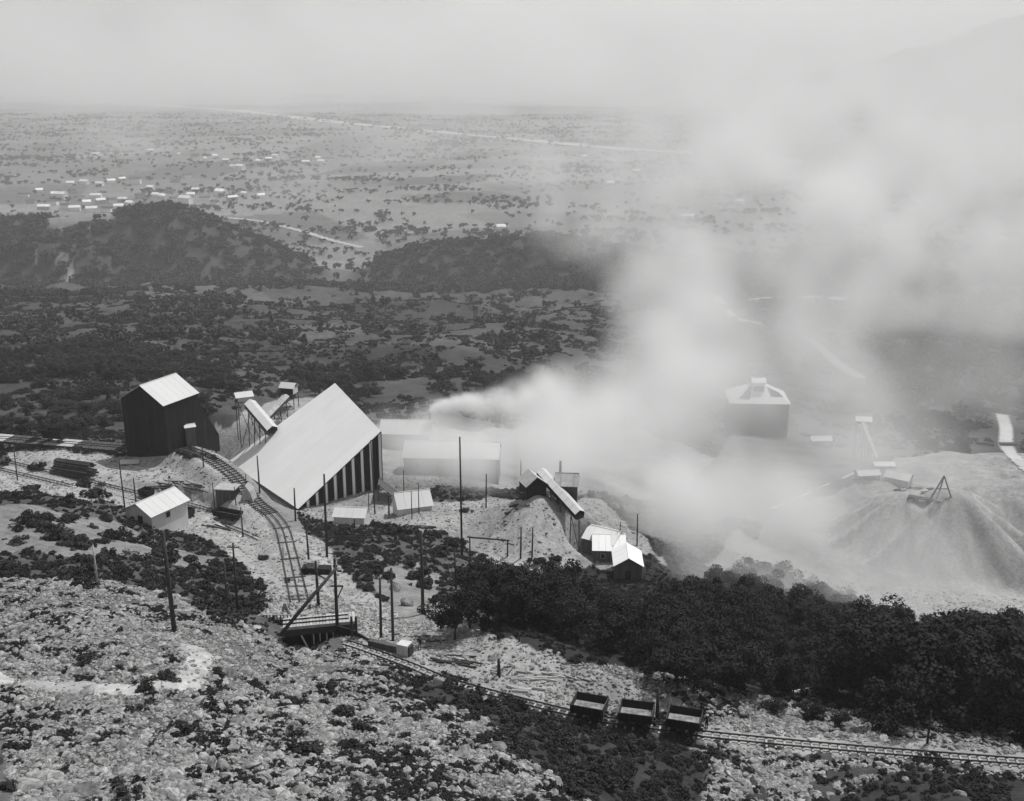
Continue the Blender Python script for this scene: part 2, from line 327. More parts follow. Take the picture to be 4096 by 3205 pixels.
ZONES = [
 ([(-60,470),(0,470),(0,455),(60,450),(150,458),(195,455),(225,470),(262,512),(285,545),(300,600),(305,618),(262,618),(262,585),(235,560),(200,535),(120,508),(60,497),(-60,492)], .33),
 ([(198,447),(238,452),(256,438),(278,438),(302,508),(308,545),(285,548),(255,508),(225,474)], .23),
 ([(298,512),(335,500),(385,482),(402,505),(345,526),(318,524)], .28),
 ([(300,650),(312,640),(340,636),(362,640),(366,648),(330,653)], .10),
 ([(-60,560),(-60,506),(60,512),(120,525),(180,548),(220,560),(170,565),(60,556)], .20),
 ([(283,520),(300,530),(325,545),(345,565),(372,590),(400,612),(432,628),(440,650),(404,655),(372,642),(345,622),(306,622),(300,600)], .33),
 ([(345,640),(372,640),(405,655),(440,646),(490,633),(560,658),(640,688),(700,706),(700,712),(640,712),(560,706),(500,694),(440,676),(395,664),(350,650)], .32),
 ([(318,512),(398,500),(440,505),(480,500),(600,500),(650,540),(660,560),(610,572),(560,566),(480,560),(455,540),(420,528),(380,522),(345,528),(318,524)], .30),
 ([(478,562),(500,530),(528,496),(545,494),(570,525),(592,562),(560,572),(500,570)], .40),
 ([(225,440),(330,425),(420,415),(640,430),(740,470),(740,500),(640,500),(400,500),(380,510),(340,430)], .28),
 ([(195,452),(215,425),(240,418),(262,405),(300,398),(320,400),(300,420),(262,440),(225,462)], .30),
 ([(700,565),(760,515),(830,488),(870,470),(960,452),(1080,470),(1080,640),(1000,648),(930,650),(850,628),(800,590)], .30),
 ([(740,432),(800,436),(860,450),(900,470),(860,480),(800,500),(700,520),(690,480)], .16),
 ([(380,610),(420,600),(470,612),(480,632),(440,648),(400,650)], .33),
 ([(372,575),(420,560),(440,575),(432,625),(400,610)], .22),
 ([(680,740),(760,747),(880,757),(905,772),(850,790),(800,806),(690,806),(700,770)], .07),  # ground coloured dark for the shadow between the dumped stones
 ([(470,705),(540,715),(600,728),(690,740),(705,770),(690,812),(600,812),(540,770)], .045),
 ([(900,765),(1080,774),(1080,812),(800,812),(860,786)], .05),
 ([(690,722),(760,728),(860,738),(1000,750),(1080,756),(1080,772),(960,762),(830,752),(700,740)], .34),
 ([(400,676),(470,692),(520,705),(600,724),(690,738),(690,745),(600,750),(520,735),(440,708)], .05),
 ([(45,222),(80,214),(117,211),(112,222),(100,234),(70,234)], .19),
 ([(40,249),(62,252),(80,262),(66,261)], .22), ([(37,286),(60,281),(74,273),(88,281),(80,287),(60,284)], .34), ([(314,262),(350,258),(352,268),(330,270)], .2),

 ([(500,290),(640,300),(700,330),(660,350),(560,325)], .09), ([(330,420),(400,405),(520,392),(600,400),(560,425),(420,430)], .11),
 ([(120,290),(220,288),(300,300),(240,312),(150,305)], .11), ([(230,330),(330,325),(400,330),(300,345)], .095), ([(520,330),(600,335),(640,360),(560,370)], .095),
]
rub = np.where((y_ < 128) & ~((y_ > 120) & (x_/y_ > -.02)), 1.0, 0.0)
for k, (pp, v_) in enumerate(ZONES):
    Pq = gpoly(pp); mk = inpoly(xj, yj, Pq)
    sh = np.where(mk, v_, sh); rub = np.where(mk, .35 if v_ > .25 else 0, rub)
# footpath worn across the stone slope
FP = gpoly([(-30,672),(60,688),(140,692),(185,688),(198,670),(200,655),(188,645)])
fd = np.full(x_.shape, 1e9)
near = y_ < 140
for a, b in zip(FP[:-1], FP[1:]):
    d = b-a; t = np.clip(((x_[near]-a[0])*d[0]+(y_[near]-a[1])*d[1])/(d@d), 0, 1)
    fd[near] = np.minimum(fd[near], np.hypot(x_[near]-a[0]-t*d[0], y_[near]-a[1]-t*d[1]))
sh = np.where(fd < 1.3, .40, sh)
scrub = smooth(.49, .56, .42*fbm(x_/7.5, y_/7.5, 4, 90)+.58*fbm(x_/1.5, y_/1.5, 3, 95)+.06*(x_/y_+.15)-.0012*(y_-85))*(y_ < 128)*(fd > 1.6)
sh = sh*(1-.22*(rub > .5)*(fd > 1.6))*(1-.7*scrub*(rub > .5))
for P_ in (LOWT, SIDE, INCL): pass
sh = sh*(1+.22*(fbm(x_/1.7, y_/1.7, 3, 21)-.5)*2)
me = np_mesh('hillside_ground', V, Fq)
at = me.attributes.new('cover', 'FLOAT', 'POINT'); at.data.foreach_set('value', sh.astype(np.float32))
me.polygons.foreach_set('use_smooth', np.ones(len(me.polygons), bool))
gm = bpy.data.materials.new('ground_cover'); gm.use_nodes = True; nt = gm.node_tree; b = nt.nodes['Principled BSDF']
b.inputs['Roughness'].default_value = 1; b.inputs['Specular IOR Level'].default_value = .1
a_ = nt.nodes.new('ShaderNodeAttribute'); a_.attribute_name = 'cover'
geo = nt.nodes.new('ShaderNodeNewGeometry')
def noise_(scale, det=5, rough=.6):
    nn = nt.nodes.new('ShaderNodeTexNoise'); nn.inputs['Scale'].default_value = scale; nn.inputs['Detail'].default_value = det; nn.inputs['Roughness'].default_value = rough
    nt.links.new(geo.outputs['Position'], nn.inputs['Vector']); return nn.outputs['Fac']
def mth(op, a, b_=None, c=None):
    q = nt.nodes.new('ShaderNodeMath'); q.operation = op
    for i, s in enumerate((a, b_, c)):
        if s is None: continue
        if isinstance(s, (int, float)): q.inputs[i].default_value = s
        else: nt.links.new(s, q.inputs[i])
    return q.outputs[0]
n1 = noise_(1.1, 8, .7); n2 = noise_(.12, 6); n3 = noise_(.012, 5)
f1 = mth('MULTIPLY_ADD', n1, 1.5, .25); f2 = mth('MULTIPLY_ADD', n2, 1.0, .5); f3 = mth('MULTIPLY_ADD', n3, .8, .6)
tot = mth('MULTIPLY', mth('MULTIPLY', mth('MULTIPLY', a_.outputs['Fac'], f1), f2), f3)
nt.links.new(tot, b.inputs['Base Color'])
bp = nt.nodes.new('ShaderNodeBump'); bp.inputs['Strength'].default_value = .8; bp.inputs['Distance'].default_value = .35
nt.links.new(n1, bp.inputs['Height']); nt.links.new(bp.outputs[0], b.inputs['Normal'])
go = link('hillside_ground', me, gm); tag(go, kind='structure')

# fast terrain lookup on the built grid
lys = np.log(ys)
def zgrid(x, y):
    x = np.asarray(x, float); y = np.asarray(y, float)
    fi = np.clip(np.interp(np.log(y), lys, np.arange(NRr)), 0, NRr-1.001); u = x/y/.86
    fj = np.clip((u+.86)/1.72*(NU-1), 0, NU-1.001); i = fi.astype(int); j = fj.astype(int); a = fi-i; b = fj-j
    return (Z[i, j]*(1-a)*(1-b)+Z[i+1, j]*a*(1-b)+Z[i, j+1]*(1-a)*b+Z[i+1, j+1]*a*b)
SH = sh.reshape(NRr, NU)
def cover(x, y):
    i = np.clip(np.rint(np.interp(np.log(y), lys, np.arange(NRr))), 0, NRr-1).astype(int); j = np.clip(np.rint((x/y/.86+.86)/1.72*(NU-1)), 0, NU-1).astype(int)
    return SH[i, j]
RUBm = rub.reshape(NRr, NU)
def rubat(x, y):
    i = np.clip(np.rint(np.interp(np.log(y), lys, np.arange(NRr))), 0, NRr-1).astype(int); j = np.clip(np.rint((x/y/.86+.86)/1.72*(NU-1)), 0, NU-1).astype(int); return RUBm[i, j]
def g2(px, row, lift=0.0, **k):
    p = G(px, row, **k); p[2] = float(zgrid(p[0], p[1]))+lift; return p

# river and roads as sheets lying on the ground
def ribbon(name, cl, halfw, mt, lift, kind='structure', k=10):
    C = catmull([(a, b, 0) for a, b in cl], k)[:, :2]; rows = []
    pts_ = [G(a, b, y0=300) for a, b in C] if name != 'river' else None
    if pts_ is not None: ROADS.append(np.array(pts_)[:, :2])
    for i, (a, b) in enumerate(C):
        t = i/(len(C)-1); hw = halfw(t) if callable(halfw) else halfw; rw = []
        if name == 'river': rw = [WZ(a, b+hw*q, 1.2) for q in (-1, -.33, .33, 1)]
        else:
            p = pts_[i]; d = (pts_[min(i+1, len(C)-1)]-pts_[max(i-1, 0)])[:2]; d /= np.linalg.norm(d)+1e-9; nn = np.array([-d[1], d[0]])
            for q in (-1, -.5, 0, .5, 1):
                v = p[:2]+nn*hw*q*(1+.25*math.sin(i*1.7+q)); rw.append([v[0], v[1], float(zgrid(v[0], v[1]))+lift])
        rows.append(rw)
    m_ = len(rows[0]); V = [v for r_ in rows for v in r_]; Fq = [(i*m_+j, i*m_+j+1, (i+1)*m_+j+1, (i+1)*m_+j) for i in range(len(rows)-1) for j in range(m_-1)]
    o = link(name, np_mesh(name, V, Fq), mt); tag(o, kind=kind); return o
ROADS = []
ribbon('river', [(-60,91),(60,96),(120,103),(230,110),(300,118),(420,130),(560,143),(640,150),(740,155),(800,161),(900,170),(1024,176),(1120,181)], lambda t: 1.05+.55*math.sin(t*23)*math.sin(t*57+1), MT['water'], 1)
ribbon('valley_road', [(228,218),(262,222),(300,231),(330,240),(362,248)], 6, MT['road'], .9, k=20)
ribbon('hill_road', [(640,262),(665,276),(700,290),(722,302),(735,318),(770,326),(800,335),(820,348),(840,366),(862,379)], 3.2, MT['road'], .45, k=24)
ribbon('field_road', [(728,300),(780,298),(830,299),(865,301.5)], 4.0, MT['road'], .6, k=20)
ribbon('cart_track', [(1002,415),(1006,430),(1006,445),(1012,455),(1030,472)], 2.6, MT['road'], .3, k=30)

# ================================================================ tracks
def track(name, C, offs, label, cat, tie_sp=.9, upto=1.0, sink=0.0, tmat='tie', tie_len=None, gaugew=.13, z=0.0, ties=True, ntie=290):
    o = thing(name, (float(C[0][0]), float(C[0][1]), float(C[0][2])), 0, label, cat)
    C = np.array(C, float); D = np.gradient(C, axis=0); D[:, 2] = 0; D /= np.linalg.norm(D, axis=1)[:, None]; Nn = np.stack([-D[:, 1], D[:, 0], 0*D[:, 0]], 1)
    base = C[0].copy()
    for f in offs:
        Q = C+Nn*f-base; mb = MB()
        for a, b in zip(Q[:-1], Q[1:]):
            mb.beam(Vector(a)+Vector((0, 0, .12+z)), Vector(b)+Vector((0, 0, .12+z)), gaugew, .15)
        mb.build('rail', MT['rail'], o)
    if ties:
        seg = np.linalg.norm(np.diff(C, axis=0), axis=1); s = np.concatenate([[0], np.cumsum(seg)]); n = min(int(s[-1]/tie_sp), ntie)
        tl = tie_len or (max(offs)-min(offs)+.9)
        tm = MB().box(-.11, -tl/2, -.07, .11, tl/2, .07).mesh('sleeper'); tm.materials.append(MT[tmat])
        mid = (max(offs)+min(offs))/2
        for k in range(n):
            t = (k+.5)*s[-1]/n
            if t > upto*s[-1] and k % 14: continue
            p = np.array([np.interp(t, s, C[:, j]) for j in range(3)]); d = np.array([np.interp(t, s, D[:, j]) for j in range(3)])
            q = p+np.array([-d[1], d[0], 0])*mid-base
            t_ = link('sleeper', tm, None, o); t_.location = (q[0], q[1], q[2]+z-.02-sink); t_.rotation_euler = (random.uniform(-.02, .02), 0, math.atan2(d[1], d[0])+random.uniform(-.05, .05))
    return o
track('incline_track', INCL, (-1.25, 0, 1.25), 'three-rail incline track curving from the black tipple past the great white roof', 'railway track', 1.0, upto=.42)
track('yard_track', SIDE, (-.5, .5), 'narrow gauge track along the brushy bank, passing the small white shed and joining the incline', 'railway track', 1.0, sink=.09, tmat='dusty')
track('siding_track', SIDE2, (-.5, .5), 'narrow gauge siding beneath the log pile, the farther of the two left tracks', 'railway track', 1.0, sink=.09, tmat='dusty')
track('quarry_track', LOWT, (-.55, .55), 'narrow gauge quarry track carrying the three ore cars to the right edge', 'railway track', .95, sink=.06, tmat='dusty')

# ================================================================ poles
def pole(px, row, row_top, label, r=.14, mt='timber', group=None, arm=0, y=None, name='utility_pole', cat='pole', tilt=None):
    p = g2(px, row) if y is None else W(px, row, y)
    a = math.hypot(p[1], Z0-p[2]); d = ray(px, row_top); t = p[1]/d[1]; zt = Z0+d[2]*t; h = max(zt-p[2], 1)
    o = thing(name, (p[0], p[1], p[2]-.3), 0, label, cat, group)
    dx = (tilt if tilt is not None else random.uniform(-.02, .02))*h
    MB().tube([(0, 0, 0), (dx*.5, 0, h*.5+.3), (dx, 0, h+.3)], [r*1.15, r, r*.75], 8).build('post', MT[mt], o, True)
    if arm:
        for k in range(arm):
            zz = h*(.97-.07*k); MB().beam((dx-.8, 0, zz), (dx+.8, 0, zz), .11).build('crossarm', MT[mt], o)
            for xx in (-.7, -.25, .25, .7):
                q = MB().tube([(dx+xx, 0, zz+.05), (dx+xx, 0, zz+.22)], .05, 6); q.build('insulator', MT['dusty'], o)
    return o
pole(174.5, 632, 531, 'thick dark pole standing tall on the near stone slope, largest of all the poles', .24, arm=0)
o = pole(98.5, 590, 545, 'pole with pale sunlit foot at the crest of the stone slope on the left', .12, 'paletimber')
for a in [
 (17.6,481,448,'pole by the left edge between the bush and the two tracks',.13,0), (125,509,459,'tall pole before the gable of the small white shed',.13,0), (136,503,478,'short pole right behind the small white shed',.14,0),
 (166,452,434,'short pole against the black wall of the tipple beside its near corner',.14,0), (203.5,467,446,'pole standing beside the bend of the incline next to the tipple',.13,0), (207,450,420,'slim pole between the tipple and the heap behind it',.12,0),
 (215,511,482,'pole by the left side of the dark bin under the incline',.11,0), (236,505,487,'short pole under the incline right of the dark bin',.1,0), (243,537,507,'pole between the ore bin and the yard track junction',.13,0),
 (259.8,493,455.6,'dark pole seen against the lower left of the big white roof',.16,0), (246,484,474,'thin short pole at the low edge of the big white roof',.10,0), (295.6,521,488,'pole at the low near corner of the big white roof',.17,0),
 (327,557,474,'very tall pole in front of the pillared gable of the big shed',.20,0), (309,563,527,'pole on the pale bank right of the incline track',.16,0), (375,514,440,'tall pole at the ridge end of the big shed gable',.15,0), (369,513,490,'short pole left of the tall one at the ridge end of the big shed',.11,0),
 (389,515,495,'stout short pole between the big shed and the round bush',.17,0), (412,519,491,'left of two thin poles before the hazy lean-to roof',.1,0), (419,514,484,'right of two thin poles before the hazy lean-to roof',.1,0), (355,528,519,'short post below the low white roof beside the big shed',.14,0),
 (462,556,437,'tallest slim pole, rising out of the trees into the smoke left of the crusher heap',.19,0), (486,508,474,'pole on the dusty terrace left of the crusher house',.16,0), (520.6,483,460,'pole rising just behind the crusher house',.15,0),
 (520.6,558,527,'left of two posts at the foot of the crusher heap',.17,0), (532,558,527,'right of two posts at the foot of the crusher heap',.15,0), (573,503,473,'leaning pole beside the right end of the covered conveyor',.15,0),
 (637,546,514,'hazy pole behind the three small sheds, the taller one',.14,0), (620,550,522,'hazy pole behind the three small sheds, the shorter one',.11,0), (423,614,531,'tall dark pole between the loading deck and the wood',.22,0), (393,641,568,'pole whose foot stands beside the white end of the stone wall',.17,0), (381,638,578,'pole just left of the one by the white wall end',.17,0),
 (228,616,564,'slim pole in the dark brush left of the loading deck',.14,0), (238,615,543,'tall pole in the dark brush below the yard track junction',.15,1), (519,642,632,'short post at the rim of the stone bank',.1,0), (657,719,688,'dark post standing between the second and the third ore car',.2,0), (927,745,711,'thin post beside the quarry track on the right',.13,0),
 (456,590,548,'grey pole in the brush below the tallest slim pole',.14,0), (404,497,470,'blurred slim pole in the smoke before the long hazy building',.11,0)]:
    pole(a[0], a[1], a[2], a[3], a[4], arm=a[5])
pole(499, 677, 659, 'broken stump post with a fan of loose branches by the track', .2)

# ================================================================ houses
def planks(parent, p0, p1, h0, h1, mt, n, th=.06, name='wall_board', nrm=1):
    """vertical boards between two ground points (local), heights linearly from h0 to h1"""
    p0 = Vector(p0); p1 = Vector(p1); d = p1-p0; L = d.length; d.normalize(); nn = Vector((d.y, -d.x, 0))*nrm
    for k in range(n):
        a = L*k/n+.012; b = L*(k+1)/n-.012; t = (k+.5)/n; h = h0(t) if callable(h0) else h0+(h1-h0)*t
        off = random.uniform(0, .025)
        A = p0+d*a+nn*off; B = p0+d*b+nn*off; th_ = Vector(nn)*-th
        v = [A, B, B+th_, A+th_]; v = v+[q+Vector((0, 0, h)) for q in v]
        MB().poly(v, [(0,3,2,1),(4,5,6,7),(0,1,5,4),(1,2,6,5),(2,3,7,6),(3,0,4,7)]).build(name, mt, parent)
def house(name, label, cat, corner, ang, L, Wd, wh, rh, wall='whitewall', roof='white', over=.35, sheet=None, deep=3, base=None, door=None, windows=(), boards=False, group=None, hip=0, y=None, far=False):
    """corner: photograph position of the near ground corner; side wall runs along ang for L, gable along ang+90 for Wd"""
    p = g2(*corner) if y is None else W(corner[0], corner[1], y)
    if base is not None: p[2] += base
    o = thing(name, (p[0], p[1], p[2]), R(ang), label, cat, group)
    wm = MT[wall]; rm = MT[roof]; t = .12
    # walls, local x along ridge, y along gable
    MB().box(0, 0, -deep, L, t, wh).build('side_wall', wm, o)
    MB().box(0, Wd-t, -deep, L, Wd, wh).build('side_wall', wm, o)
    for x0, x1 in ((0, t), (L-t, L)):
        q = MB(); yy = [(t+.003, -deep), (Wd-t-.003, -deep), (Wd-t-.003, wh), (Wd/2, wh+rh-.06), (t+.003, wh)]
        q.poly([(x0, a, b) for a, b in yy]+[(x1, a, b) for a, b in yy], [(0,1,2,3,4)[::-1], (5,6,7,8,9)]+[(i, (i+1) % 5, 5+(i+1) % 5, 5+i) for i in range(5)]); q.build('gable_wall', wm, o)
    sl = rh/(Wd/2)
    ns = sheet or 1
    for sgn in (0, 1):
        for k in range(ns):
            xa = -over+(L+2*over)*k/ns+(.015 if k else 0); xb = -over+(L+2*over)*(k+1)/ns-.015
            lift = random.uniform(0, .015)
            if sgn == 0: quad = [(xa, -over, wh-sl*over+.1+lift), (xb, -over, wh-sl*over+.1+lift), (xb, Wd/2-.01, wh+rh+.1+lift), (xa, Wd/2-.01, wh+rh+.1+lift)]
            else: quad = [(xb, Wd+over, wh-sl*over+.1+lift), (xa, Wd+over, wh-sl*over+.1+lift), (xa, Wd/2+.01, wh+rh+.1+lift), (xb, Wd/2+.01, wh+rh+.1+lift)]
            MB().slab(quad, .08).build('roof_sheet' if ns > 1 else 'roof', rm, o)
    MB().beam((-over, Wd/2, wh+rh+.13), (L+over, Wd/2, wh+rh+.13), .22, .07).build('ridge_cap', rm, o)
    if door:
        x, side, dw, dh = door
        if side == 's': MB().box(x, -.05, 0, x+dw, -.004, dh).build('door', MT['black'], o)
        else: MB().box(-.05, x, 0, -.004, x+dw, dh).build('door', MT['black'], o)
    for (x, side, z, ww, hh) in windows:
        if side == 's': wo = MB().box(x-.08, -.06, z-.08, x+ww+.08, -.004, z+hh+.08).build('window', MT['dusty'], o); MB().box(x, -.075, z, x+ww, -.062, z+hh).build('pane', MT['black'], wo)
        else: wo = MB().box(-.06, x-.08, z-.08, -.004, x+ww+.08, z+hh+.08).build('window', MT['dusty'], o); MB().box(-.075, x, z, -.062, x+ww, z+hh).build('pane', MT['black'], wo)
    return o
house('shed', 'small white shed with pale roof and bright side wall beside the yard track', 'shed', (152.5,529.5), 61, 8.8, 6.6, 2.7, 1.7, sheet=6, over=.5, door=(2.2, 'g', 1.2, 2.1), windows=((3.5, 's', 1.0, .9, 1.0),))
# tipple: tall tarred building
o = house('ore_tipple', 'tall black boarded tipple with one bright roof slope at the head of the incline', 'tipple', (168,456), 63, 10.6, 12.2, 11.6, 3.6, wall='black', roof='white', sheet=6, deep=6, over=.35)
tip = o
planks(o, (-.07, 0, 0), (-.07, 12.2, 0), lambda t: 11.5+3.5*(1-abs(2*t-1)), 0, MT['black'], 26, nrm=-1)
planks(o, (0, -.07, 0), (10.6, -.07, 0), 11.4, 11.4, MT['black'], 22)
# sloping wing at the right of the tipple
q = MB(); a = [(10.62, 0, -4), (16.5, 0, -4), (16.5, 0, 0), (10.62, 0, 9.6)]; q.poly(a+[(x, y+7, z) for x, y, z in a], [(0,1,2,3),(7,6,5,4),(0,4,5,1),(1,5,6,2),(2,6,7,3),(3,7,4,0)]); q.build('sloping_wing', MT['black'], o)
p = g2(187, 447)
o = house('booth', 'tiny dark booth with a bright tilted roof under the right wall of the tipple', 'booth', (187,447), 30, 2.2, 2.0, 4.4, .4, wall='grey', roof='white', over=.2)

# upper trestle with hopper car, left of tipple
p0 = W(-40, 438.5, 252); p1 = W(122, 443, 243); p0[2] = p1[2] = (p0[2]+p1[2])/2
o = thing('upper_trestle', (p0[0], p0[1], p0[2]), math.atan2(p1[1]-p0[1], p1[0]-p0[0]), 'dark timber trestle running from the left edge into the black tipple', 'trestle'); L = float(np.hypot(*(p1-p0)[:2]))
MB().box(0, -2.3, -.5, L, -2.05, -.05).build('side_beam', MT['timber'], o); MB().box(0, 2.05, -.5, L, 2.3, -.05).build('side_beam', MT['timber'], o)
dm = MB().box(0, -2.4, -.045, .55, 2.4, .06).mesh('deck_plank'); dm.materials.append(MT['tie'])
for k in range(int(L/.8)):
    if 18 < k*.8 < 20.5: continue
    d = link('deck_plank', dm, None, o); d.location = (k*.8, random.uniform(-.1, .1), 0); d.rotation_euler = (0, 0, random.uniform(-.03, .03))
for s in (-.6, .6): MB().box(0, s-.05, .062, L, s+.05, .2).build('rail', MT['rail'], o)
for k in range(9):
    x = 2+k*L/9; c, s = math.cos(o.rotation_euler[2]), math.sin(o.rotation_euler[2])
    gz = float(zgrid(p0[0]+x*c, p0[1]+x*s))-p0[2]-1
    for yy in (-1.9, 1.9): MB().beam((x, yy*1.25, gz), (x, yy, -.5), .32).build('trestle_post', MT['timber'], o)
    MB().beam((x+.2, -2.4, gz+1.2), (x+L/9*.6, -2.1, -.6), .2).build('brace', MT['timber'], o)
    MB().beam((x-.25, -2.2, min(gz+.8, -1.2)), (x-.25, 2.2, -.8), .18).build('brace', MT['timber'], o)
MB().box(23.5, -2.35, .063, 31, 2.3, .09).build('pale_deck_boards', MT['dusty'], o)
MB().box(2.5, -2.3, .063, 13, 2.3, .09).build('pale_deck_boards', MT['dusty'], o)
def tubcar(name, label, loc, rz, L=3.7, Wd=2.3, h=1.5, open_=True, wheelr=.35, group=None, base=.75, ends='timber', inside='paletimber', mesh_side='black'):
    o = thing(name, loc, rz, label, 'ore car', group); t = .1
    fl = .28
    for s in (-1, 1):
        q = MB(); y0 = s*(Wd/2-fl); y1 = s*Wd/2
        a = [(-L/2, y0, base), (L/2, y0, base), (L/2, y1, base+h), (-L/2, y1, base+h)]; b_ = [(x, y-s*t, z) for x, y, z in a]
        q.poly(a+b_, [(0,1,2,3),(7,6,5,4),(0,4,5,1),(1,5,6,2),(2,6,7,3),(3,7,4,0)]); q.build('side_board', MT[mesh_side], o)
        q = MB()
        for x in (-L/2+.15, -L/6, L/6, L/2-.15): q = MB().beam((x, s*(Wd/2-fl+.07), base), (x, s*(Wd/2+.06), base+h+.05), .12); q.build('side_rib', MT['iron'], o)
    for s in (-1, 1):
        q = MB(); x0 = s*(L/2-.003); x1 = s*(L/2-t)
        yz = [(-Wd/2+fl+t+.004, base), (Wd/2-fl-t-.004, base), (Wd/2-t-.004, base+h), (-Wd/2+t+.004, base+h)]
        q.poly([(x0, a, b) for a, b in yz]+[(x1, a, b) for a, b in yz], [(0,1,2,3),(7,6,5,4),(0,4,5,1),(1,5,6,2),(2,6,7,3),(3,7,4,0)]); q.build('end_board', MT[ends], o)
    MB().box(-L/2+t, -Wd/2+fl, base, L/2-t, Wd/2-fl, base+.08).build('floor_board', MT[inside], o)
    MB().box(-L/2+.12, -Wd/2+fl+.12, base+.081, L/2-.12, Wd/2-fl-.12, base+h*.32).build('stone_load', MT['stone'], o)
    MB().box(-L/2-.25, -.45, base-.3, L/2+.25, -.3, base-.004).build('chassis_beam', MT['timber'], o); MB().box(-L/2-.25, .3, base-.3, L/2+.25, .45, base-.004).build('chassis_beam', MT['timber'], o)
    for x in (-L*.25, L*.25):
        MB().beam((x, -.6, wheelr), (x, .6, wheelr), .1).build('axle', MT['iron'], o)
        for y in (-.55, .55):
            q = MB(); n = 14; q.poly([(x+wheelr*math.cos(2*math.pi*i/n), y+dy, wheelr+wheelr*math.sin(2*math.pi*i/n)) for dy in (-.05, .05) for i in range(n)], [tuple(range(n)), tuple(reversed(range(n, 2*n)))]+[(i, (i+1) % n, n+(i+1) % n, n+i) for i in range(n)]); q.build('wheel', MT['iron'], o)
    MB().box(L/2+.25, -.1, base-.22, L/2+.55, .1, base-.1).build('coupler', MT['iron'], o)
    return o
def on_path(C, px):
    best = None
    for i in range(len(C)-1):
        for t in np.linspace(0, 1, 6):
            p = C[i]*(1-t)+C[i+1]*t; dep = p[1]*math.cos(PITCH)-(p[2]-Z0)*math.sin(PITCH); e = abs(512+F*p[0]/dep-px)
            if best is None or e < best[0]: best = (e, p, math.atan2(*(C[i+1]-C[i])[[1, 0]]))
    return best[1], best[2]
for px, lb in ((589, 'leftmost of the three open ore cars on the quarry track'), (636.5, 'middle open ore car of three, beside the dark post'), (684, 'rightmost of the three open ore cars, nearest the person')):
    p, a = on_path(LOWT, px); tubcar('ore_car', lb, (p[0], p[1], p[2]+.2), a, L=3.75, Wd=2.9, h=1.15, base=.8, group='ore cars standing on the quarry track')
c = tubcar('hopper_car', 'dark hopper car standing on the upper trestle left of the tipple', (0, 0, 0), 0, 5.0, 2.6, 1.8, base=1.0, ends='black', inside='timber')
t_ = 17.3; a = tip and math.atan2(p1[1]-p0[1], p1[0]-p0[0]); pp = g2(60, 450)
pt = WZ(60.5, 437.5, p0[2]) ; c.location = (p0[0]+(pt[0]-p0[0]), p0[1]+(pt[0]-p0[0])*math.tan(a), p0[2]+.2); c.rotation_euler = (0, 0, a)

# big storage shed: great roof slope, row of tall pillars under the rake
o = thing('storage_shed', (P3[0], P3[1], P3[2]-16), 0, 'huge storage shed with one great white roof slope and tall pale pillars along its gable', 'storage shed')
B0 = np.array(o.location)
def lc(p): return tuple(np.array(p)-B0)
NS = 9                                   # roof sheets laid side by side from ridge to eave
ext = 1.0
for k in range(NS):
    for r_ in range(1):
        a, b = (k+.0)/NS, (k+1.)/NS; u0, u1 = 0, 1
        def q_(s, u): return P3*(1-s)*(1-u)+P4*s*(1-u)+P2*(1-s)*u+P1*s*u
        e = .0004
        nq = nrm/np.linalg.norm(nrm); nq = nq if nq[2] > 0 else -nq
        lift = nq*random.uniform(0, .006)
        MB().slab([lc(q_(a+e, u0)+lift), lc(q_(b-e, u0)+lift), lc(q_(b-e, min(u1+.01, 1))+lift), lc(q_(a+e, min(u1+.01, 1))+lift)], .06)  .build('roof_sheet', MT['brightened'], o)
# high back wall under the ridge
for k in range(10):
    a, b = k/10, (k+.99)/10; A_ = P3*(1-a)+P4*a-ndir*.1; B_ = P3*(1-b)+P4*b-ndir*.1; ga = min(float(zgrid(A_[0], A_[1])), A_[2]-6)-2
    v = [(A_[0], A_[1], ga), (B_[0], B_[1], ga), tuple(B_-[0, 0, .15]), tuple(A_-[0, 0, .15])]; v = [lc(z_) for z_ in v]; v2 = [lc(np.array(z_)+B0+ndir*.1) for z_ in v]
    MB().poly(v+v2, [(0,1,2,3),(7,6,5,4),(0,4,5,1),(1,5,6,2),(2,6,7,3),(3,7,4,0)]).build('back_wall', MT['grey'], o)
# pillars and dark boarding between them
g_out = -rdir   # outward normal of the gable
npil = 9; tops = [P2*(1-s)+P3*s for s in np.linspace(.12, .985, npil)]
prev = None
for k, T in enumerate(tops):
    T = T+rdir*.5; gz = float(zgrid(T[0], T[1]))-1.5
    MB().beam(lc([T[0], T[1], gz]), lc(T-np.array([0, 0, .12])), .55, .5, up=tuple(rdir)).build('pillar', MT['brightened'], o)
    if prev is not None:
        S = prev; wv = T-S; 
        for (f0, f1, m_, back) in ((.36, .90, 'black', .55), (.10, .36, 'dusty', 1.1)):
            n_ = 4 if m_ == 'black' else 2
            for j in range(n_):
                a = f0+(f1-f0)*j/n_; b = f0+(f1-f0)*(j+1)/n_-.012
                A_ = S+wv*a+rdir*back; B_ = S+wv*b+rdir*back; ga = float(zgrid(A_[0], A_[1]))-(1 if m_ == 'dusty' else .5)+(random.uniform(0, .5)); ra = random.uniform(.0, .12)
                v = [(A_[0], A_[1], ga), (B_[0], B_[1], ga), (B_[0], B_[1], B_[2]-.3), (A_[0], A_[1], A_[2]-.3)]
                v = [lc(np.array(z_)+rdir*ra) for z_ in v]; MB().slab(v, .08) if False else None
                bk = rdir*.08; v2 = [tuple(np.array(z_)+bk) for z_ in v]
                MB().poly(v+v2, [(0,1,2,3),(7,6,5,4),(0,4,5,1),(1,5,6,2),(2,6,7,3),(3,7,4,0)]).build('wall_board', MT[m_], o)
    prev = T
MB().beam(lc(P2+rdir*.3-[0, 0, .22]), lc(P3+rdir*.3-[0, 0, .22]), .22, .3).build('rake_beam', MT['timber'], o)
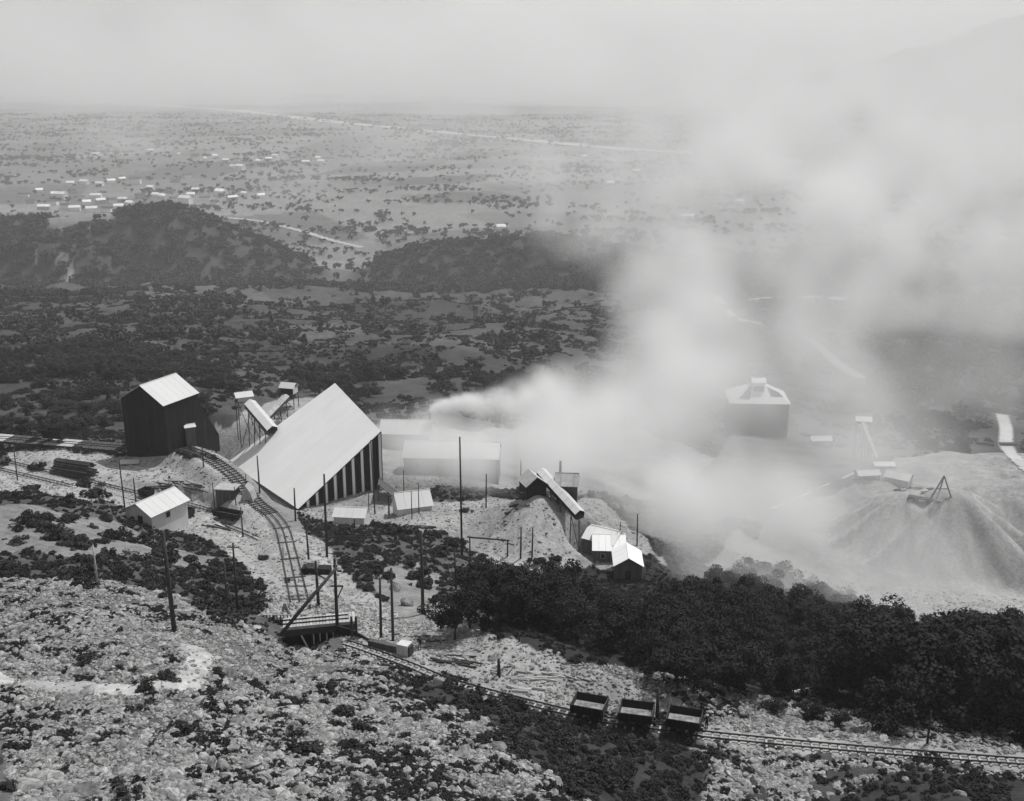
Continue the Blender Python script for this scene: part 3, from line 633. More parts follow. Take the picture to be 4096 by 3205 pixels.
# side boarding under low eave and dark loft inside
low0, low1 = P2+rdir*1.0, P1*.98+P2*.02
q = MB(); 
for (a, b) in ((low0, low1),):
    q.poly([lc([a[0], a[1], float(zgrid(a[0], a[1]))-6]), lc([b[0], b[1], float(zgrid(b[0], b[1]))-6]), lc(b-[0, 0, .15]), lc(a-[0, 0, .15])], [(0,1,2,3)])
q.build('eave_wall', MT['grey'], o)
far0 = P3+rdir*3+(-ndir)*12; 
# dark lean-to chute right of the gable
A_, B_ = W(379,477,256), W(397,491,250)
o2 = thing('lean_to', (A_[0], A_[1], A_[2]-4), 0, 'dark sloping lean-to roof projecting right of the pillared gable', 'lean-to'); bb = np.array(o2.location)
C_, D_ = W(394,497,243), W(378,484,247)
MB().slab([tuple(v-bb) for v in (A_, B_, C_, D_)], .15).build('roof', MT['grey'], o2)
for v in (B_, C_, D_): gz = float(zgrid(v[0], v[1]))-1; MB().beam(tuple(np.array([v[0], v[1], gz])-bb), tuple(v-bb-[0, 0, .1]), .25).build('post', MT['grey'], o2)

house('low_shed', 'low white roofed shed at the foot of the big shed pillars', 'shed', (334,524), -6, 6.6, 5.2, 1.8, 1.1, wall='whitewall', sheet=5)
house('lean_to_shed', 'hazy white roofed lean-to behind the round bush', 'shed', (399,517), 18, 7.5, 6.5, 2.0, 2.4, wall='whitewall', sheet=4, far=True)
house('boiler_house', 'hazy white roofed building directly behind the ridge of the big shed', 'building', (380,447), -4, 14, 9, 4, 2.6, wall='whitewall', sheet=6)
house('long_building', 'long hazy building with grey front half lost in the smoke', 'building', (404,474), -3, 24, 9, 4.6, 2.8, wall='grey', roof='white', sheet=8, windows=((3,'s',1.5,1.2,1.4),(8,'s',1.5,1.2,1.4),(13,'s',1.5,1.2,1.4),(18,'s',1.5,1.2,1.4)))
house('engine_house', 'dark walled house with smokestack behind the crusher conveyor', 'building', (556,502), -5, 4.4, 5, 3.8, 1.8, wall='grey', roof='dusty', sheet=4)
p = g2(561, 500)
pole(560, 497, 461, 'slender smokestack above the dark walled house', .38, 'iron', name='smokestack', cat='smokestack')
pole(431, 446, 412, 'dark iron smokestack puffing white steam behind the big shed', .42, 'iron', name='smokestack', cat='smokestack')
house('small_shed', 'leftmost of the three small sheds below the conveyor, half behind the next', 'shed', (583,552), -32, 7, 6, 3.4, 1.8, wall='grey', roof='brightened', sheet=4)
house('small_shed', 'middle of the three small sheds, long white roof slope above a dark front', 'shed', (593.5,562), -3, 6.4, 7.4, 2.8, 1.9, wall='grey', roof='brightened', sheet=5, windows=((1.5,'s',.9,.8,1.0),(4,'s',.9,.8,1.0)))
o = house('small_shed', 'rightmost of the three small sheds, gable toward us with a pale corner post', 'shed', (641.8,580), 88, 7.0, 5.4, 3.1, 1.6, wall='grey', roof='brightened', sheet=4, door=(2.2,'g',1.1,2.0))
MB().box(-.14, -.16, -.5, -.004, -.004, 3.05).build('corner_post', MT['paletimber'], o)

# crusher house and covered conveyor on the pale cone
Cc = W(534,489,223)
o = thing('crusher_house', (Cc[0], Cc[1], Cc[2]-2), R(20), 'dark crusher house with open black mouth on the peak of the pale heap', 'crusher house')
MB().box(-2.2, -1.6, 0, 2.2, -1.4, 3.6).build('front_wall', MT['black'], o); MB().box(-2.2, -1.398, 0, -2.0, 3, 3.6).build('side_wall', MT['black'], o); MB().box(2.0, -1.398, 0, 2.2, 3, 3.6).build('side_wall', MT['black'], o); MB().box(-1.998, 2.8, 0, 1.998, 3, 3.6).build('back_wall', MT['black'], o)
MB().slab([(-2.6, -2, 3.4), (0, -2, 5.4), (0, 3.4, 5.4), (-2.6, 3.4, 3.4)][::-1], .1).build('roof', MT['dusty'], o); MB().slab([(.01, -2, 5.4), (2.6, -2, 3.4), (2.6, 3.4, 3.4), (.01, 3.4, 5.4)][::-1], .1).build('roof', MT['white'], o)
q = MB(); q.poly([(-2, -1.5, 3.6), (2, -1.5, 3.6), (0, -1.5, 5.2), (-2, -1.35, 3.6), (2, -1.35, 3.6), (0, -1.35, 5.2)], [(0,1,2),(5,4,3),(0,3,4,1),(1,4,5,2),(2,5,3,0)]); q.build('gable', MT['black'], o)
for k, (x, z, l) in enumerate(((-4.5, .8, 3.5), (-6, -.6, 4.5), (-3.6, 2.0, 2.6), (-7.2, -1.8, 4.0), (-4.8, -1.2, 4.2))):
    MB().beam((x, -1-k*.3, z), (x+l, -.6-k*.2, z+random.uniform(-.3, .3)), .5, .45).build('timber_baulk', MT['timber'], o)
    MB().beam((x+l*.5, -1-k*.25, z-2.5), (x+l*.5, -.8-k*.25, z-.2), .3).build('prop', MT['timber'], o)
def gallery(name, label, A_, B_, wd=1.6, hh=1.6, roof='white', wall='black', sheets=6, props=4, cat='conveyor'):
    A_ = np.array(A_); B_ = np.array(B_); o = thing(name, tuple(A_), 0, label, cat); d = Vector(B_-A_); r = d.normalized().cross(Vector((0, 0, 1))).normalized()*wd; u = Vector((0, 0, 1))
    n = sheets
    for k in range(n):
        a = d*(k/n+.002); b = d*((k+1)/n-.002)
        MB().slab([a-r+u*hh*.72, b-r+u*hh*.72, b-r*.01+u*hh*1.15, a-r*.01+u*hh*1.15], .07).build('roof_sheet', MT[roof], o)
        MB().slab([b+r+u*hh*.72, a+r+u*hh*.72, a+r*.01+u*hh*1.15, b+r*.01+u*hh*1.15], .07).build('roof_sheet', MT[roof], o)
        for s in (-.86, .86):
            q = [a+r*s, b+r*s, b+r*s+u*hh*.72, a+r*s+u*hh*.72]; q2 = [v+r*.05 for v in q]
            MB().poly(q+q2, [(0,1,2,3),(7,6,5,4),(0,4,5,1),(1,5,6,2),(2,6,7,3),(3,7,4,0)]).build('side_panel', MT[wall], o)
    MB().poly([-r*.8, r*.8, d+r*.8, d-r*.8, -r*.8-u*.2, r*.8-u*.2, d+r*.8-u*.2, d-r*.8-u*.2], [(0,1,2,3),(7,6,5,4),(0,4,5,1),(1,5,6,2),(2,6,7,3),(3,7,4,0)]).build('floor', MT['timber'], o)
    for k in range(props):
        t = (k+.5)/props; c = Vector(A_)+d*t; gz = float(zgrid(c.x, c.y))-.6
        if c.z-gz > 1.2:
            for s in (-.8, .8): MB().beam(d*t+r*s-u*.2, d*t+r*s*1.3-u*(c.z-gz), .22).build('prop', MT['grey'], o)
            MB().beam(d*t+r*.8-u*.4, d*t-r*1.1-u*(c.z-gz)*.9, .12).build('brace', MT['grey'], o)
    return o
gallery('covered_conveyor', 'covered conveyor with bright roof running down right from the crusher house', W(541,475,226), W(580,518,216), 1.35, 1.5, sheets=7)
gallery('covered_conveyor', 'pale covered conveyor sloping down left into the big shed from its hooded head', W(250,407,298), W(273,434,292), 1.9, 2.0, wall='grey', sheets=6)
gallery('covered_conveyor', 'second pale conveyor sloping from the boxed head down behind the big shed', W(286,399,318), W(262,424,306), 1.3, 1.4, roof='dusty', wall='grey', sheets=5)
def hood(name, label, px, row, y, ang, L, Wd, h, rh, opening=True):
    p = W(px, row, y); gz = float(zgrid(p[0], p[1])); o = thing(name, (p[0], p[1], gz-.5), R(ang), label, 'conveyor head'); b = p[2]-gz+.5
    for x in (0, L):
        for yy in (0, Wd): MB().beam((x, yy, 0), (x, yy, b), .2).build('leg', MT['grey'], o)
    MB().beam((0, 0, 0), (L, 0, b), .14).build('brace', MT['grey'], o); MB().beam((L, 0, 0), (0, 0, b), .14).build('brace', MT['grey'], o)
    MB().box(-.1, -.1, b, L+.1, Wd+.1, b+.15).build('floor', MT['grey'], o)
    MB().box(L-.1, 0, b+.151, L, Wd, b+h).build('end_wall', MT['whitewall'], o); MB().box(0, Wd-.1, b+.151, L-.103, Wd, b+h).build('side_wall', MT['whitewall'], o)
    MB().box(0, 0, b+.151, L*.98, .1, b+h).build('side_wall', MT['black' if opening else 'whitewall'], o)
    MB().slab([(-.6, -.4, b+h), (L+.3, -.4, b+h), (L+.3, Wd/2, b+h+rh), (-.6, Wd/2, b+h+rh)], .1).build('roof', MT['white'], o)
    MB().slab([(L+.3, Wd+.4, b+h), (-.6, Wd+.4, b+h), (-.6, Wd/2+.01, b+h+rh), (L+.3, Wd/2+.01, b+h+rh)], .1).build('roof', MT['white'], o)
    return o
hood('conveyor_head', 'white hood at the top of the conveyor left of the great roof', 238, 403, 300, 25, 4.2, 3.4, 1.5, 1.1, False)
hood('conveyor_head', 'white boxed conveyor head with black mouth, just above the great roof', 281, 394, 322, -15, 4.0, 3.2, 2.0, 1.3, True)
hood('conveyor_head', 'hazy hooded tower head above the spoil heaps on the right', 857, 424, 392, -10, 5.0, 3.6, 1.2, 1.3, True)
gallery('inclined_chute', 'thin hazy chute dropping from the tower head onto the heaps at right', W(863,424,391), W(878,462,372), .6, .7, roof='dusty', wall='grey', sheets=4, props=3, cat='chute')
# kiln house in the upper right
o = house('kiln_house', 'large hazy kiln house with white hipped roof, dark roof openings and cupola', 'building', (729,433), -4, 22.5, 17, 12.2, .05, wall='grey', roof='grey', over=0, deep=6)
hb = [(-.6, -.6, 12.4), (23.1, -.6, 12.4), (23.1, 17.6, 12.4), (-.6, 17.6, 12.4)]; hr = [(9.5, 8.5, 18.6), (13, 8.5, 18.6)]
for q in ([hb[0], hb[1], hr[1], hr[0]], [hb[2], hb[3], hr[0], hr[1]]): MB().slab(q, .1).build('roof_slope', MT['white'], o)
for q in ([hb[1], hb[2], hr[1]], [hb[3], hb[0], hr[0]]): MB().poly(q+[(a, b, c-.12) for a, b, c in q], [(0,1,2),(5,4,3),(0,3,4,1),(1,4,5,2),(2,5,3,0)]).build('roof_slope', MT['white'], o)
MB().box(22.51, -.32, -2, 22.95, -.02, 12).build('corner_post', MT['whitewall'], o)
MB().box(8.6, 4.4, 13.6, 13.4, 9.6, 19.6).build('cupola', MT['whitewall'], o); MB().box(9.1, 4.2, 16.0, 12.9, 4.39, 18.0).build('cupola_opening', MT['black'], o)
MB().slab([(8.2, 4.0, 19.61), (13.8, 4.0, 19.61), (13.8, 6.9, 20.8), (8.2, 6.9, 20.8)], .1).build('cupola_roof', MT['white'], o); MB().slab([(13.8, 9.9, 19.61), (8.2, 9.9, 19.61), (8.2, 6.91, 20.8), (13.8, 6.91, 20.8)], .1).build('cupola_roof', MT['white'], o)
for pq in ([(3.0, 1.2), (7.4, 1.0), (8.6, 6.6), (8.0, 6.6)], [(15.6, 2.4), (20.4, 2.4), (18.6, 4.4), (14.4, 6.6)]):
    zf = lambda y_: 12.4+(y_+.6)/9.1*6.2
    MB().poly([(a, b, zf(b)+.06) for a, b in pq]+[(a, b, zf(b)-.05) for a, b in pq], [(0,1,2,3),(7,6,5,4),(0,4,5,1),(1,5,6,2),(2,6,7,3),(3,7,4,0)]).build('roof_opening', MT['black'], o)
house('heap_shed', 'small bright roofed shed on the crest of the right heaps', 'shed', (884,481), -35, 7.5, 5, 1.6, 1.4, wall='dusty', sheet=3)
house('heap_shed', 'low hazy roofed shed left of the bright one on the right heaps', 'shed', (859,480), 8, 7, 4, 1.4, 1.0, wall='dusty', sheet=3)
house('heap_shed', 'flat little roof just behind the bright shed on the right heaps', 'shed', (875,470), 0, 6.5, 4, 1.4, .7, wall='dusty', sheet=3)
house('hut', 'tiny white hut in the haze right of the kiln house', 'hut', (812,444), 0, 7.5, 4, 1.4, 1.2)
A_, B_ = g2(770,514,1.2), g2(856,477,1.6)
gallery('ground_conveyor', 'long thin pale conveyor line climbing the hazy ground to the right heaps', A_, B_, .5, .6, roof='white', wall='dusty', sheets=12, props=6)
# dump frame (tripod) and bench on right heap
p = g2(941, 497); o = thing('tripod', (p[0], p[1], p[2]-.3), 0, 'dark tripod dump frame standing on the crest of the right heap', 'tripod')
for a in ((-3.2, -1), (2.4, -1.5), (.5, 3)): MB().beam((a[0], a[1], 0), (.2, 0, 6.2), .3).build('leg', MT['timber'], o)
MB().beam((-1.5, -.5, 2.6), (1.4, -.7, 2.6), .22).build('crosspiece', MT['timber'], o)
p = g2(908, 498); q_ = g2(947, 498.5); o = thing('dump_bench', (p[0], p[1], p[2]), math.atan2(q_[1]-p[1], q_[0]-p[0]), 'dark plank walkway on the crest of the right heap', 'walkway'); L = float(np.hypot(*(q_-p)[:2]))
for k in range(8): MB().box(k*L/8, -1, .5, (k+1)*L/8-.12, 1, .75).build('plank', MT['timber'], o)
for k in range(5): MB().beam((k*L/4.05+.1, -.8, -1.5), (k*L/4.05+.1, -.8, .5), .25).build('post', MT['timber'], o); MB().beam((k*L/4.05+.1, .8, -1.5), (k*L/4.05+.1, .8, .5), .25).build('post', MT['timber'], o)
for k in range(7):
    p = g2(897+k*5.5, 491+random.uniform(-3, 2)); o = MB().beam((-1, 0, .25), (1, random.uniform(-.6, .6), .5), .7, .6).build('crate', MT['dusty' if k % 2 else 'timber']); o.location = (p[0], p[1], p[2]); tag(o, 'blurred machinery crates in a row left of the tripod on the right heap', 'crate', 'crates in a row left of the tripod on the right heap')
p = g2(1008, 446); o = MB().box(-3.2, -1.2, .6, 3.2, 1.2, 1.1).build('foot_bridge', MT['timber']); o.location = (p[0], p[1], p[2]); tag(o, 'dark footbridge crossing the pale cart track at the right edge', 'bridge')

# ---- loading deck of the incline with derrick
A_ = W(283,628,127); B_ = WZ(337,623,A_[2]); ang = math.atan2(B_[1]-A_[1], B_[0]-A_[0]); L = float(np.hypot(*(B_-A_)[:2]))+2.4
o = thing('loading_deck', tuple(A_), ang, 'timber loading deck with pale front posts at the foot of the incline', 'loading deck')
c, s = math.cos(ang), math.sin(ang)
def gl(x, y): return float(zgrid(A_[0]+x*c-y*s, A_[1]+x*s+y*c))-A_[2]
n = 22
for k in range(n): MB().box(k*L/n, 0, -.16, (k+1)*L/n-.05, 2.7+random.uniform(-.15, .15), random.uniform(-.02, .03)).build('deck_plank', MT['dusty'], o)
MB().box(-.3, -.12, -.3, L, -.004, .1).build('edge_beam', MT['paletimber'], o); MB().box(-.3, .02, -1.25, L, .22, -.2).build('fascia_beam', MT['timber'], o)
MB().box(0, .8, .034, L*.9, .92, .16).build('rail', MT['rail'], o); MB().box(0, 1.8, .034, L*.9, 1.92, .16).build('rail', MT['rail'], o)
for x in (3.7, 4.5, 5.35, 6.15): MB().beam((x, -.02, min(gl(x, 0), -2.3)-.4), (x, .1, -1.26), .16).build('front_post', MT['paletimber'], o)
MB().beam((2.2, -.05, -1.26), (3.1, -.9, min(gl(3, -1), -2.4)-.3), .15).build('raking_strut', MT['paletimber'], o)
for x in (.8, 2.6, 4.6, 6.6, 8.4): MB().beam((x, 2.4, min(gl(x, 2.4), -1)-1.5), (x, 2.4, -.17), .3).build('rear_post', MT['timber'], o)
MB().box(.2, .9, -5, L-.2, 1.05, -.3).build('deck_shade_board', MT['black'], o)  # black sheet standing in for the shade under the deck
p = W(352,628,139)
for px in (351.8, 356.3):
    q = W(px, 629, 126.5); pq = MB().beam((0, 0, -1), (0, 0, 1.7), .28, .28).build('bollard', MT['timber']); pq.location = tuple(q); tag(pq, ('left' if px < 354 else 'right')+' one of two short dark posts right of the derrick mast', 'post')
# timber wall from deck to right
q = MB(); Wl = [W(337,626,127.2), W(352,630,127), W(366,638,126), W(382,645,124.6)]
o = thing('retaining_wall', tuple(Wl[0]), 0, 'black timber retaining wall falling away to the right of the loading deck', 'retaining wall')
for a, b in zip(Wl[:-1], Wl[1:]):
    for k in range(5):
        A2 = a+(b-a)*k/5; B2 = a+(b-a)*(k+.97)/5; gz = float(zgrid(A2[0], A2[1]))
        v = [(A2[0], A2[1], min(gz, A2[2])-3), (B2[0], B2[1], min(gz, B2[2])-3), tuple(B2), tuple(A2)]; v = [tuple(np.array(t)-Wl[0]) for t in v]; v2 = [(t[0]+.05, t[1]+.2, t[2]) for t in v]
        MB().poly(v+v2, [(0,1,2,3),(7,6,5,4),(0,4,5,1),(1,5,6,2),(2,6,7,3),(3,7,4,0)]).build('wall_board', MT['black'], o)
# derrick
Mb = W(337,624,127.6); Mt = W(337.6,558.6,127.6); o = thing('derrick', tuple(Mb), 0, 'timber derrick with tall mast and long boom leaning down to the left', 'derrick'); H = Mt[2]-Mb[2]
MB().tube([(0, 0, -1.5), (.05, 0, H*.5), (.1, 0, H)], [.22, .2, .17], 8).build('mast', MT['timber'], o, True)
bf = W(279.7,635.7,122.5)-Mb; bt = W(336.5,568,127.4)-Mb; MB().tube([tuple(bf), tuple((bf+bt)/2+[0, 0, .1]), tuple(bt)], [.22, .24, .18], 8).build('boom', MT['timber'], o, True)
a1, a2 = W(330.5,586,127.6)-Mb, W(343,586,127.6)-Mb; MB().beam(tuple(a1), tuple(a2), .18).build('crossarm', MT['timber'], o); MB().beam(tuple(a2), tuple(W(338,597,127.6)-Mb), .15).build('brace', MT['timber'], o)
for rr, cc in ((562, 339.5), (571, 339.5), (566, 335)): v = W(cc, rr, 139.8)-Mb; MB().beam(tuple(v+[-.3, 0, 0]), tuple(v+[.3, 0, 0]), .22).build('pulley', MT['iron'], o)
# fence behind deck
A2 = W(262,615,133.5); B2 = WZ(307,614.5,A2[2]); o = thing('plank_fence', tuple(A2), 0, 'low rail fence of short posts behind the loading deck', 'fence'); d_ = B2-A2
MB().beam((0, 0, .0), tuple(d_), .1).build('top_rail', MT['dusty'], o)
for k in range(13):
    v = d_*(k+.3)/13; gz = float(zgrid(A2[0]+v[0], A2[1]+v[1]))-A2[2]; MB().beam((v[0], v[1], min(gz, -1.2)), (v[0], v[1], -.05), .28 if k in (0, 3) else .12).build('fence_post', MT['timber'], o)
# trestle legs carrying the foot of the incline
o = thing('incline_bent', tuple(W(298,612,139)), 0, 'splayed timber legs carrying the foot of the incline behind the deck', 'trestle bent'); q0 = np.array(o.location)
for a, b in (((284,604),(282,613)), ((285,604),(290,613)), ((289,606),(288,620)), ((305,607),(301,620)), ((305,608),(310,618)), ((296,606),(299,620)), ((310,604),(310,620)), ((317,604),(316.5,620)), ((319,606),(324,619))):
    MB().beam(tuple(W(*a, 141)-q0), tuple(W(*b, 138)-q0-[0, 0, .5]), .2).build('leg', MT['timber'], o)
for r_ in (586, 599): MB().beam(tuple(W(285 if r_ > 590 else 282, r_, 141.5 if r_ > 590 else 153)-q0), tuple(W(312, r_, 141.5 if r_ > 590 else 153)-q0), .12).build('cross_tie', MT['timber'], o)
# vine-wrapped post with platform
pole(318.5, 605, 561, 'dark post wrapped in creeper between the incline and the derrick mast', .2)
p = g2(307, 574.5); o = thing('ore_bin', (p[0], p[1], p[2]), R(-4), 'dark flat bin with a pale block on top right of the incline', 'bin')
MB().box(-.9, 0, 0, 3.6, 1.6, 1.0).build('bin_body', MT['black'], o); MB().box(.0, .1, 1.003, 1.6, 1.3, 2.0).build('stone_block', MT['stone'], o)
# dark ore bin under the incline near the yard; sloped pale side
p = g2(218, 507); o = thing('ore_bin', (p[0], p[1], p[2]-.6), R(-8), 'square dark ore bin standing under the bend of the incline', 'bin')
MB().box(-.2, 0, 0, 3.6, 3, 4.4).build('bin_body', MT['black'], o); MB().box(-.6, -.3, 4.403, 3.9, 3.3, 4.6).build('bin_lid', MT['dusty'], o)
for k in range(7): MB().box(-.2+k*.545, -.08, .1, .30+k*.545, -.003, 4.3).build('wall_board', MT['grey'], o)
q = MB(); a = [(4.2, 0, 0), (8.2, 0, 0), (7.0, 0, 4.2), (6.0, 0, 5.6)]; q.poly(a+[(x, y+2.5, z) for x, y, z in a], [(0,1,2,3),(7,6,5,4),(0,4,5,1),(1,5,6,2),(2,6,7,3),(3,7,4,0)]); q.build('pale_abutment', MT['dusty'], o)
# retaining wall under bend of incline
o = None
for i, (a, b, ya, yb) in enumerate((((184,456),(204,471),233,226), ((204,471),(222,486),226,219), ((222,486),(234,496),219,215))):
    if o is None: o = thing('timber_retaining_wall', tuple(W(184,456,233)), 0, 'dark timber retaining wall under the curved top of the incline', 'retaining wall'); q0 = np.array(o.location)
    A2 = W(*a, ya)-q0; B2 = W(*b, yb)-q0
    for k in range(8):
        u = A2+(B2-A2)*k/8; v = A2+(B2-A2)*(k+.95)/8
        MB().poly([tuple(u+[0, 0, -5]), tuple(v+[0, 0, -5]), tuple(v), tuple(u), tuple(u+[.1, .2, -5]), tuple(v+[.1, .2, -5]), tuple(v+[.1, .2, 0]), tuple(u+[.1, .2, 0])], [(0,1,2,3),(7,6,5,4),(0,4,5,1),(1,5,6,2),(2,6,7,3),(3,7,4,0)]).build('wall_board', MT['black'], o)
# stone wall beside the person: shaded front coloured dark, sunlit end coloured white
p = W(368,647,124.6); q_ = W(397,650,123.0); o = thing('stone_wall', tuple(p), math.atan2(q_[1]-p[1], q_[0]-p[0]), 'low wall, shaded face coloured dark, sunlit end coloured white, on the working bench', 'wall'); L = float(np.hypot(*(q_-p)[:2]))
for k in range(6):
    for r_ in range(3): MB().box(k*L/6+(.2 if r_ % 2 and k else 0), 0+random.uniform(0, .05), -.6+r_*.5, (k+1)*L/6-.03+(.2 if r_ % 2 and k < 5 else 0), .7, -.13+r_*.5).build('wall_block', MT['grey'], o)
MB().box(L+.01, -.15, -.6, L+1.5, 1.2, 1.35).build('sunlit_end_block', MT['whitewall'], o); MB().box(L+1.53, 0, -.6, L+1.75, 1, 1.2).build('dark_post', MT['timber'], o)
# gate frame by the cone
A2, B2 = g2(470,560), g2(507.6,556); o = thing('timber_gantry', tuple(A2), 0, 'square timber gantry frame before the foot of the crusher heap', 'gantry'); d_ = B2-A2; ht = W(470,537,A2[1])[2]-A2[2]; ht2 = W(507.6,541,B2[1])[2]-A2[2]
MB().beam((0, 0, -.5), (0, 0, ht), .25).build('post', MT['timber'], o); MB().beam(tuple(d_+[0, 0, -.5]), (d_[0], d_[1], ht2), .3).build('post', MT['timber'], o); MB().beam((-.4, 0, ht), (d_[0]+.3, d_[1], ht2+.1), .28).build('top_beam', MT['timber'], o); MB().beam((d_[0], d_[1], ht2-.5), (d_[0]+1.3, d_[1]-.5, 0), .2).build('brace', MT['timber'], o)

# ---- log pile and loose timbers
P_ = g2(51, 474); o = thing('log_pile', tuple(P_), R(-20), 'dark stack of long logs on the pale bank above the left tracks', 'log pile')
lm = []
for l in (9.2, 8.4, 8.8): m_ = MB().tube([(0, 0, 0), (l, 0, 0)], [.26, .22], 8).mesh('log'); m_.materials.append(MT['timber']); lm.append(m_)
for r_ in range(6):
    for k in range(8-r_):
        q = link('log', random.choice(lm), None, o); q.location = (random.uniform(-.3, .3), k*.54+r_*.27, .25+r_*.46); q.rotation_euler = (0, random.uniform(-.01, .01), random.uniform(-.04, .04))
def timbers(px, row, n, spread, ang, label, mt='timber', ln=(3, 6), group=None, rad=.12, name='timber'):
    for k in range(n):
        p = g2(px+random.uniform(-1, 1)*spread[0], row+random.uniform(-1, 1)*spread[1]); l = random.uniform(*ln)
        o = MB().tube([(-l/2, 0, 0), (l/2, 0, random.uniform(-.1, .1))], [rad*1.1, rad], 7).build(name, MT[mt]); o.location = (p[0], p[1], p[2]+rad*.6); o.rotation_euler = (0, random.uniform(-.05, .08), R(ang+random.uniform(-18, 18)))
        tag(o, label, 'timber', group)
timbers(180, 484, 9, (22, 6), -25, 'dark timber lying loose on the pale yard between the log pile and the ore bin', group='loose timbers on the pale yard')
timbers(196, 488, 6, (10, 4), -30, 'grey plank in the heap beside the retaining wall of the incline', 'grey', group='planks heaped beside the retaining wall')
timbers(158, 491, 7, (10, 5), -12, 'dark baulk just behind the small white shed', group='baulks behind the small white shed')
timbers(455, 660, 8, (9, 4), -15, 'dark baulk in the flat pile on the working bench right of the person', group='baulks piled on the working bench')
timbers(545, 677, 16, (28, 4), -8, 'pale broken plank in the litter beside the quarry track', 'paletimber', (1.5, 3.5), 'pale planks littered beside the quarry track', .13)
timbers(525, 690, 6, (14, 2), -5, 'bright stone slab edge by the shaded bank of the quarry track', 'paletimber', (1.0, 2.0), 'pale slabs by the shaded bank', .2)
timbers(575, 682, 3, (10, 3), -14, 'dark stick lying on the pale stone bank above the first ore car', 'timber', (2, 4), 'dark sticks above the first ore car', .08)
timbers(440, 640, 5, (12, 3), 5, 'thin dark pole lying on the pale mound beside the person', 'timber', (3, 5), 'thin poles lying on the mound', .07)
timbers(503, 672, 7, (9, 4), 55, 'branch in the fan of brushwood around the broken stump post', 'timber', (1.5, 3), 'branches around the stump post', .06, name='branch')
timbers(225, 525, 6, (12, 4), -25, 'dark baulk lying below the square ore bin', group='baulks below the square ore bin')
timbers(425, 526, 5, (12, 3), -8, 'dark baulk on the dusty slope behind the round bush', group='baulks on the dusty slope')
timbers(1690/2.132, 1478/2.132, 1, (0, 0), 8, 'long pale peeled log lying in the dark gully', 'whitewall', (8, 8), None, .22, name='peeled_log')
timbers(395, 668, 2, (10, 2), -22, 'dark rail length lying loose beside the quarry track near the wall', 'rail', (4, 6), 'loose rails by the wall', .07)
p = g2(131, 464); o = MB().box(-2.4, -1.2, .45, 1.8, 1.2, .55).build('sheet_lid', MT['white']); o.location = tuple(p); o.rotation_euler = (.05, .03, .2); tag(o, 'flat white sheet lying on the pale bank behind the small shed', 'sheet')
# ore carts in yard
for px, row, lb, L in ((228, 519, 'large dark cart on the yard track below the ore bin', 6.0), (147, 497, 'small pale cart beside the short pole behind the white shed', 2.6), (185, 517, 'dark jumbled cart just right of the small white shed', 3.4)):
    p = g2(px, row); tubcar('yard_cart', lb, (p[0], p[1], p[2]), R(-24), L, 2.2, 1.2, base=.6, ends='black')

# ================================================================ people
def person(label, px, row, face, h=1.72, shirt='cloth', trousers='cloth', lean=0.05, hat='dusty', armout=.0):
    p = g2(px, row); s = h/1.72; o = thing('person', tuple(p), face, label, 'person')
    J = {'pelvis':(0,0,.95,.15),'waist':(0,.0,1.12,.135),'chest':(0,lean*.6,1.34,.165),'neck':(0,lean,1.49,.06),'head0':(0,lean,1.58,.085),'head1':(0,lean-.01,1.68,.09),
         'sl':(-.19,lean,1.42,.065),'el':(-.27-armout,lean-.02,1.15,.048),'hl':(-.25-armout,lean-.14,.9,.036),'fl':(-.24-armout,lean-.2,.8,.03),'sr':(.19,lean,1.42,.065),'er':(.28,lean+.03,1.15,.048),'hr':(.29,lean-.05,.89,.036),'fr':(.28,lean-.09,.79,.03),
         'pl':(-.1,0,.88,.1),'kl':(-.12,-.05,.5,.072),'al':(-.12,.03,.1,.05),'tl':(-.13,-.13,.04,.045),'pr':(.1,0,.88,.1),'kr':(.13,.02,.5,.072),'ar':(.14,.1,.1,.05),'tr':(.15,-.05,.04,.045)}
    Eg = [('pelvis','waist'),('waist','chest'),('chest','neck'),('neck','head0'),('head0','head1'),('chest','sl'),('sl','el'),('el','hl'),('hl','fl'),('chest','sr'),('sr','er'),('er','hr'),('hr','fr'),('pelvis','pl'),('pl','kl'),('kl','al'),('al','tl'),('pelvis','pr'),('pr','kr'),('kr','ar'),('ar','tr')]
    ks = list(J); me = bpy.data.meshes.new('body'); me.from_pydata([(a*s, b*s, c*s) for a, b, c, r in J.values()], [(ks.index(a), ks.index(b)) for a, b in Eg], []); me.materials.append(MT[shirt])
    b_ = link('body', me, None, o); sk = b_.modifiers.new('skin', 'SKIN'); 
    for i, k in enumerate(ks): me.skin_vertices[0].data[i].radius = (J[k][3]*s, J[k][3]*s*.85)
    me.skin_vertices[0].data[0].use_root = True
    ss = b_.modifiers.new('sub', 'SUBSURF'); ss.levels = ss.render_levels = 1
    if trousers != shirt:
        for sg, f in ((-1, 0), (1, .05)): MB().tube([(sg*.1*s, 0, .95*s), (sg*.125*s, -.04+f, .5*s), (sg*.13*s, .03+f, .12*s)], [.12*s, .09*s, .07*s], 10).build('trouser_leg', MT[trousers], o, True)
    MB().tube([(0, lean*s, 1.5*s), (0, lean*s-.01, 1.66*s)], [.06*s, .1*s], 10).build('head', MT['skin'], o, True)
    MB().tube([(0, lean*s-.1*s, 1.60*s), (0, lean*s-.13*s, 1.59*s)], [.022*s, .012*s], 6).build('nose', MT['skin'], o)
    MB().tube([(0, lean*s, 1.69*s), (0, lean*s, 1.71*s), (0, lean*s, 1.715*s), (0, lean*s, 1.80*s)], [.2*s, .2*s, .11*s, .09*s], 12).build('hat', MT[hat], o, True)
    return o
person('person in dark clothes standing on the working bench right of the white wall end', 420, 650, 2.6, 1.8, hat='cloth')
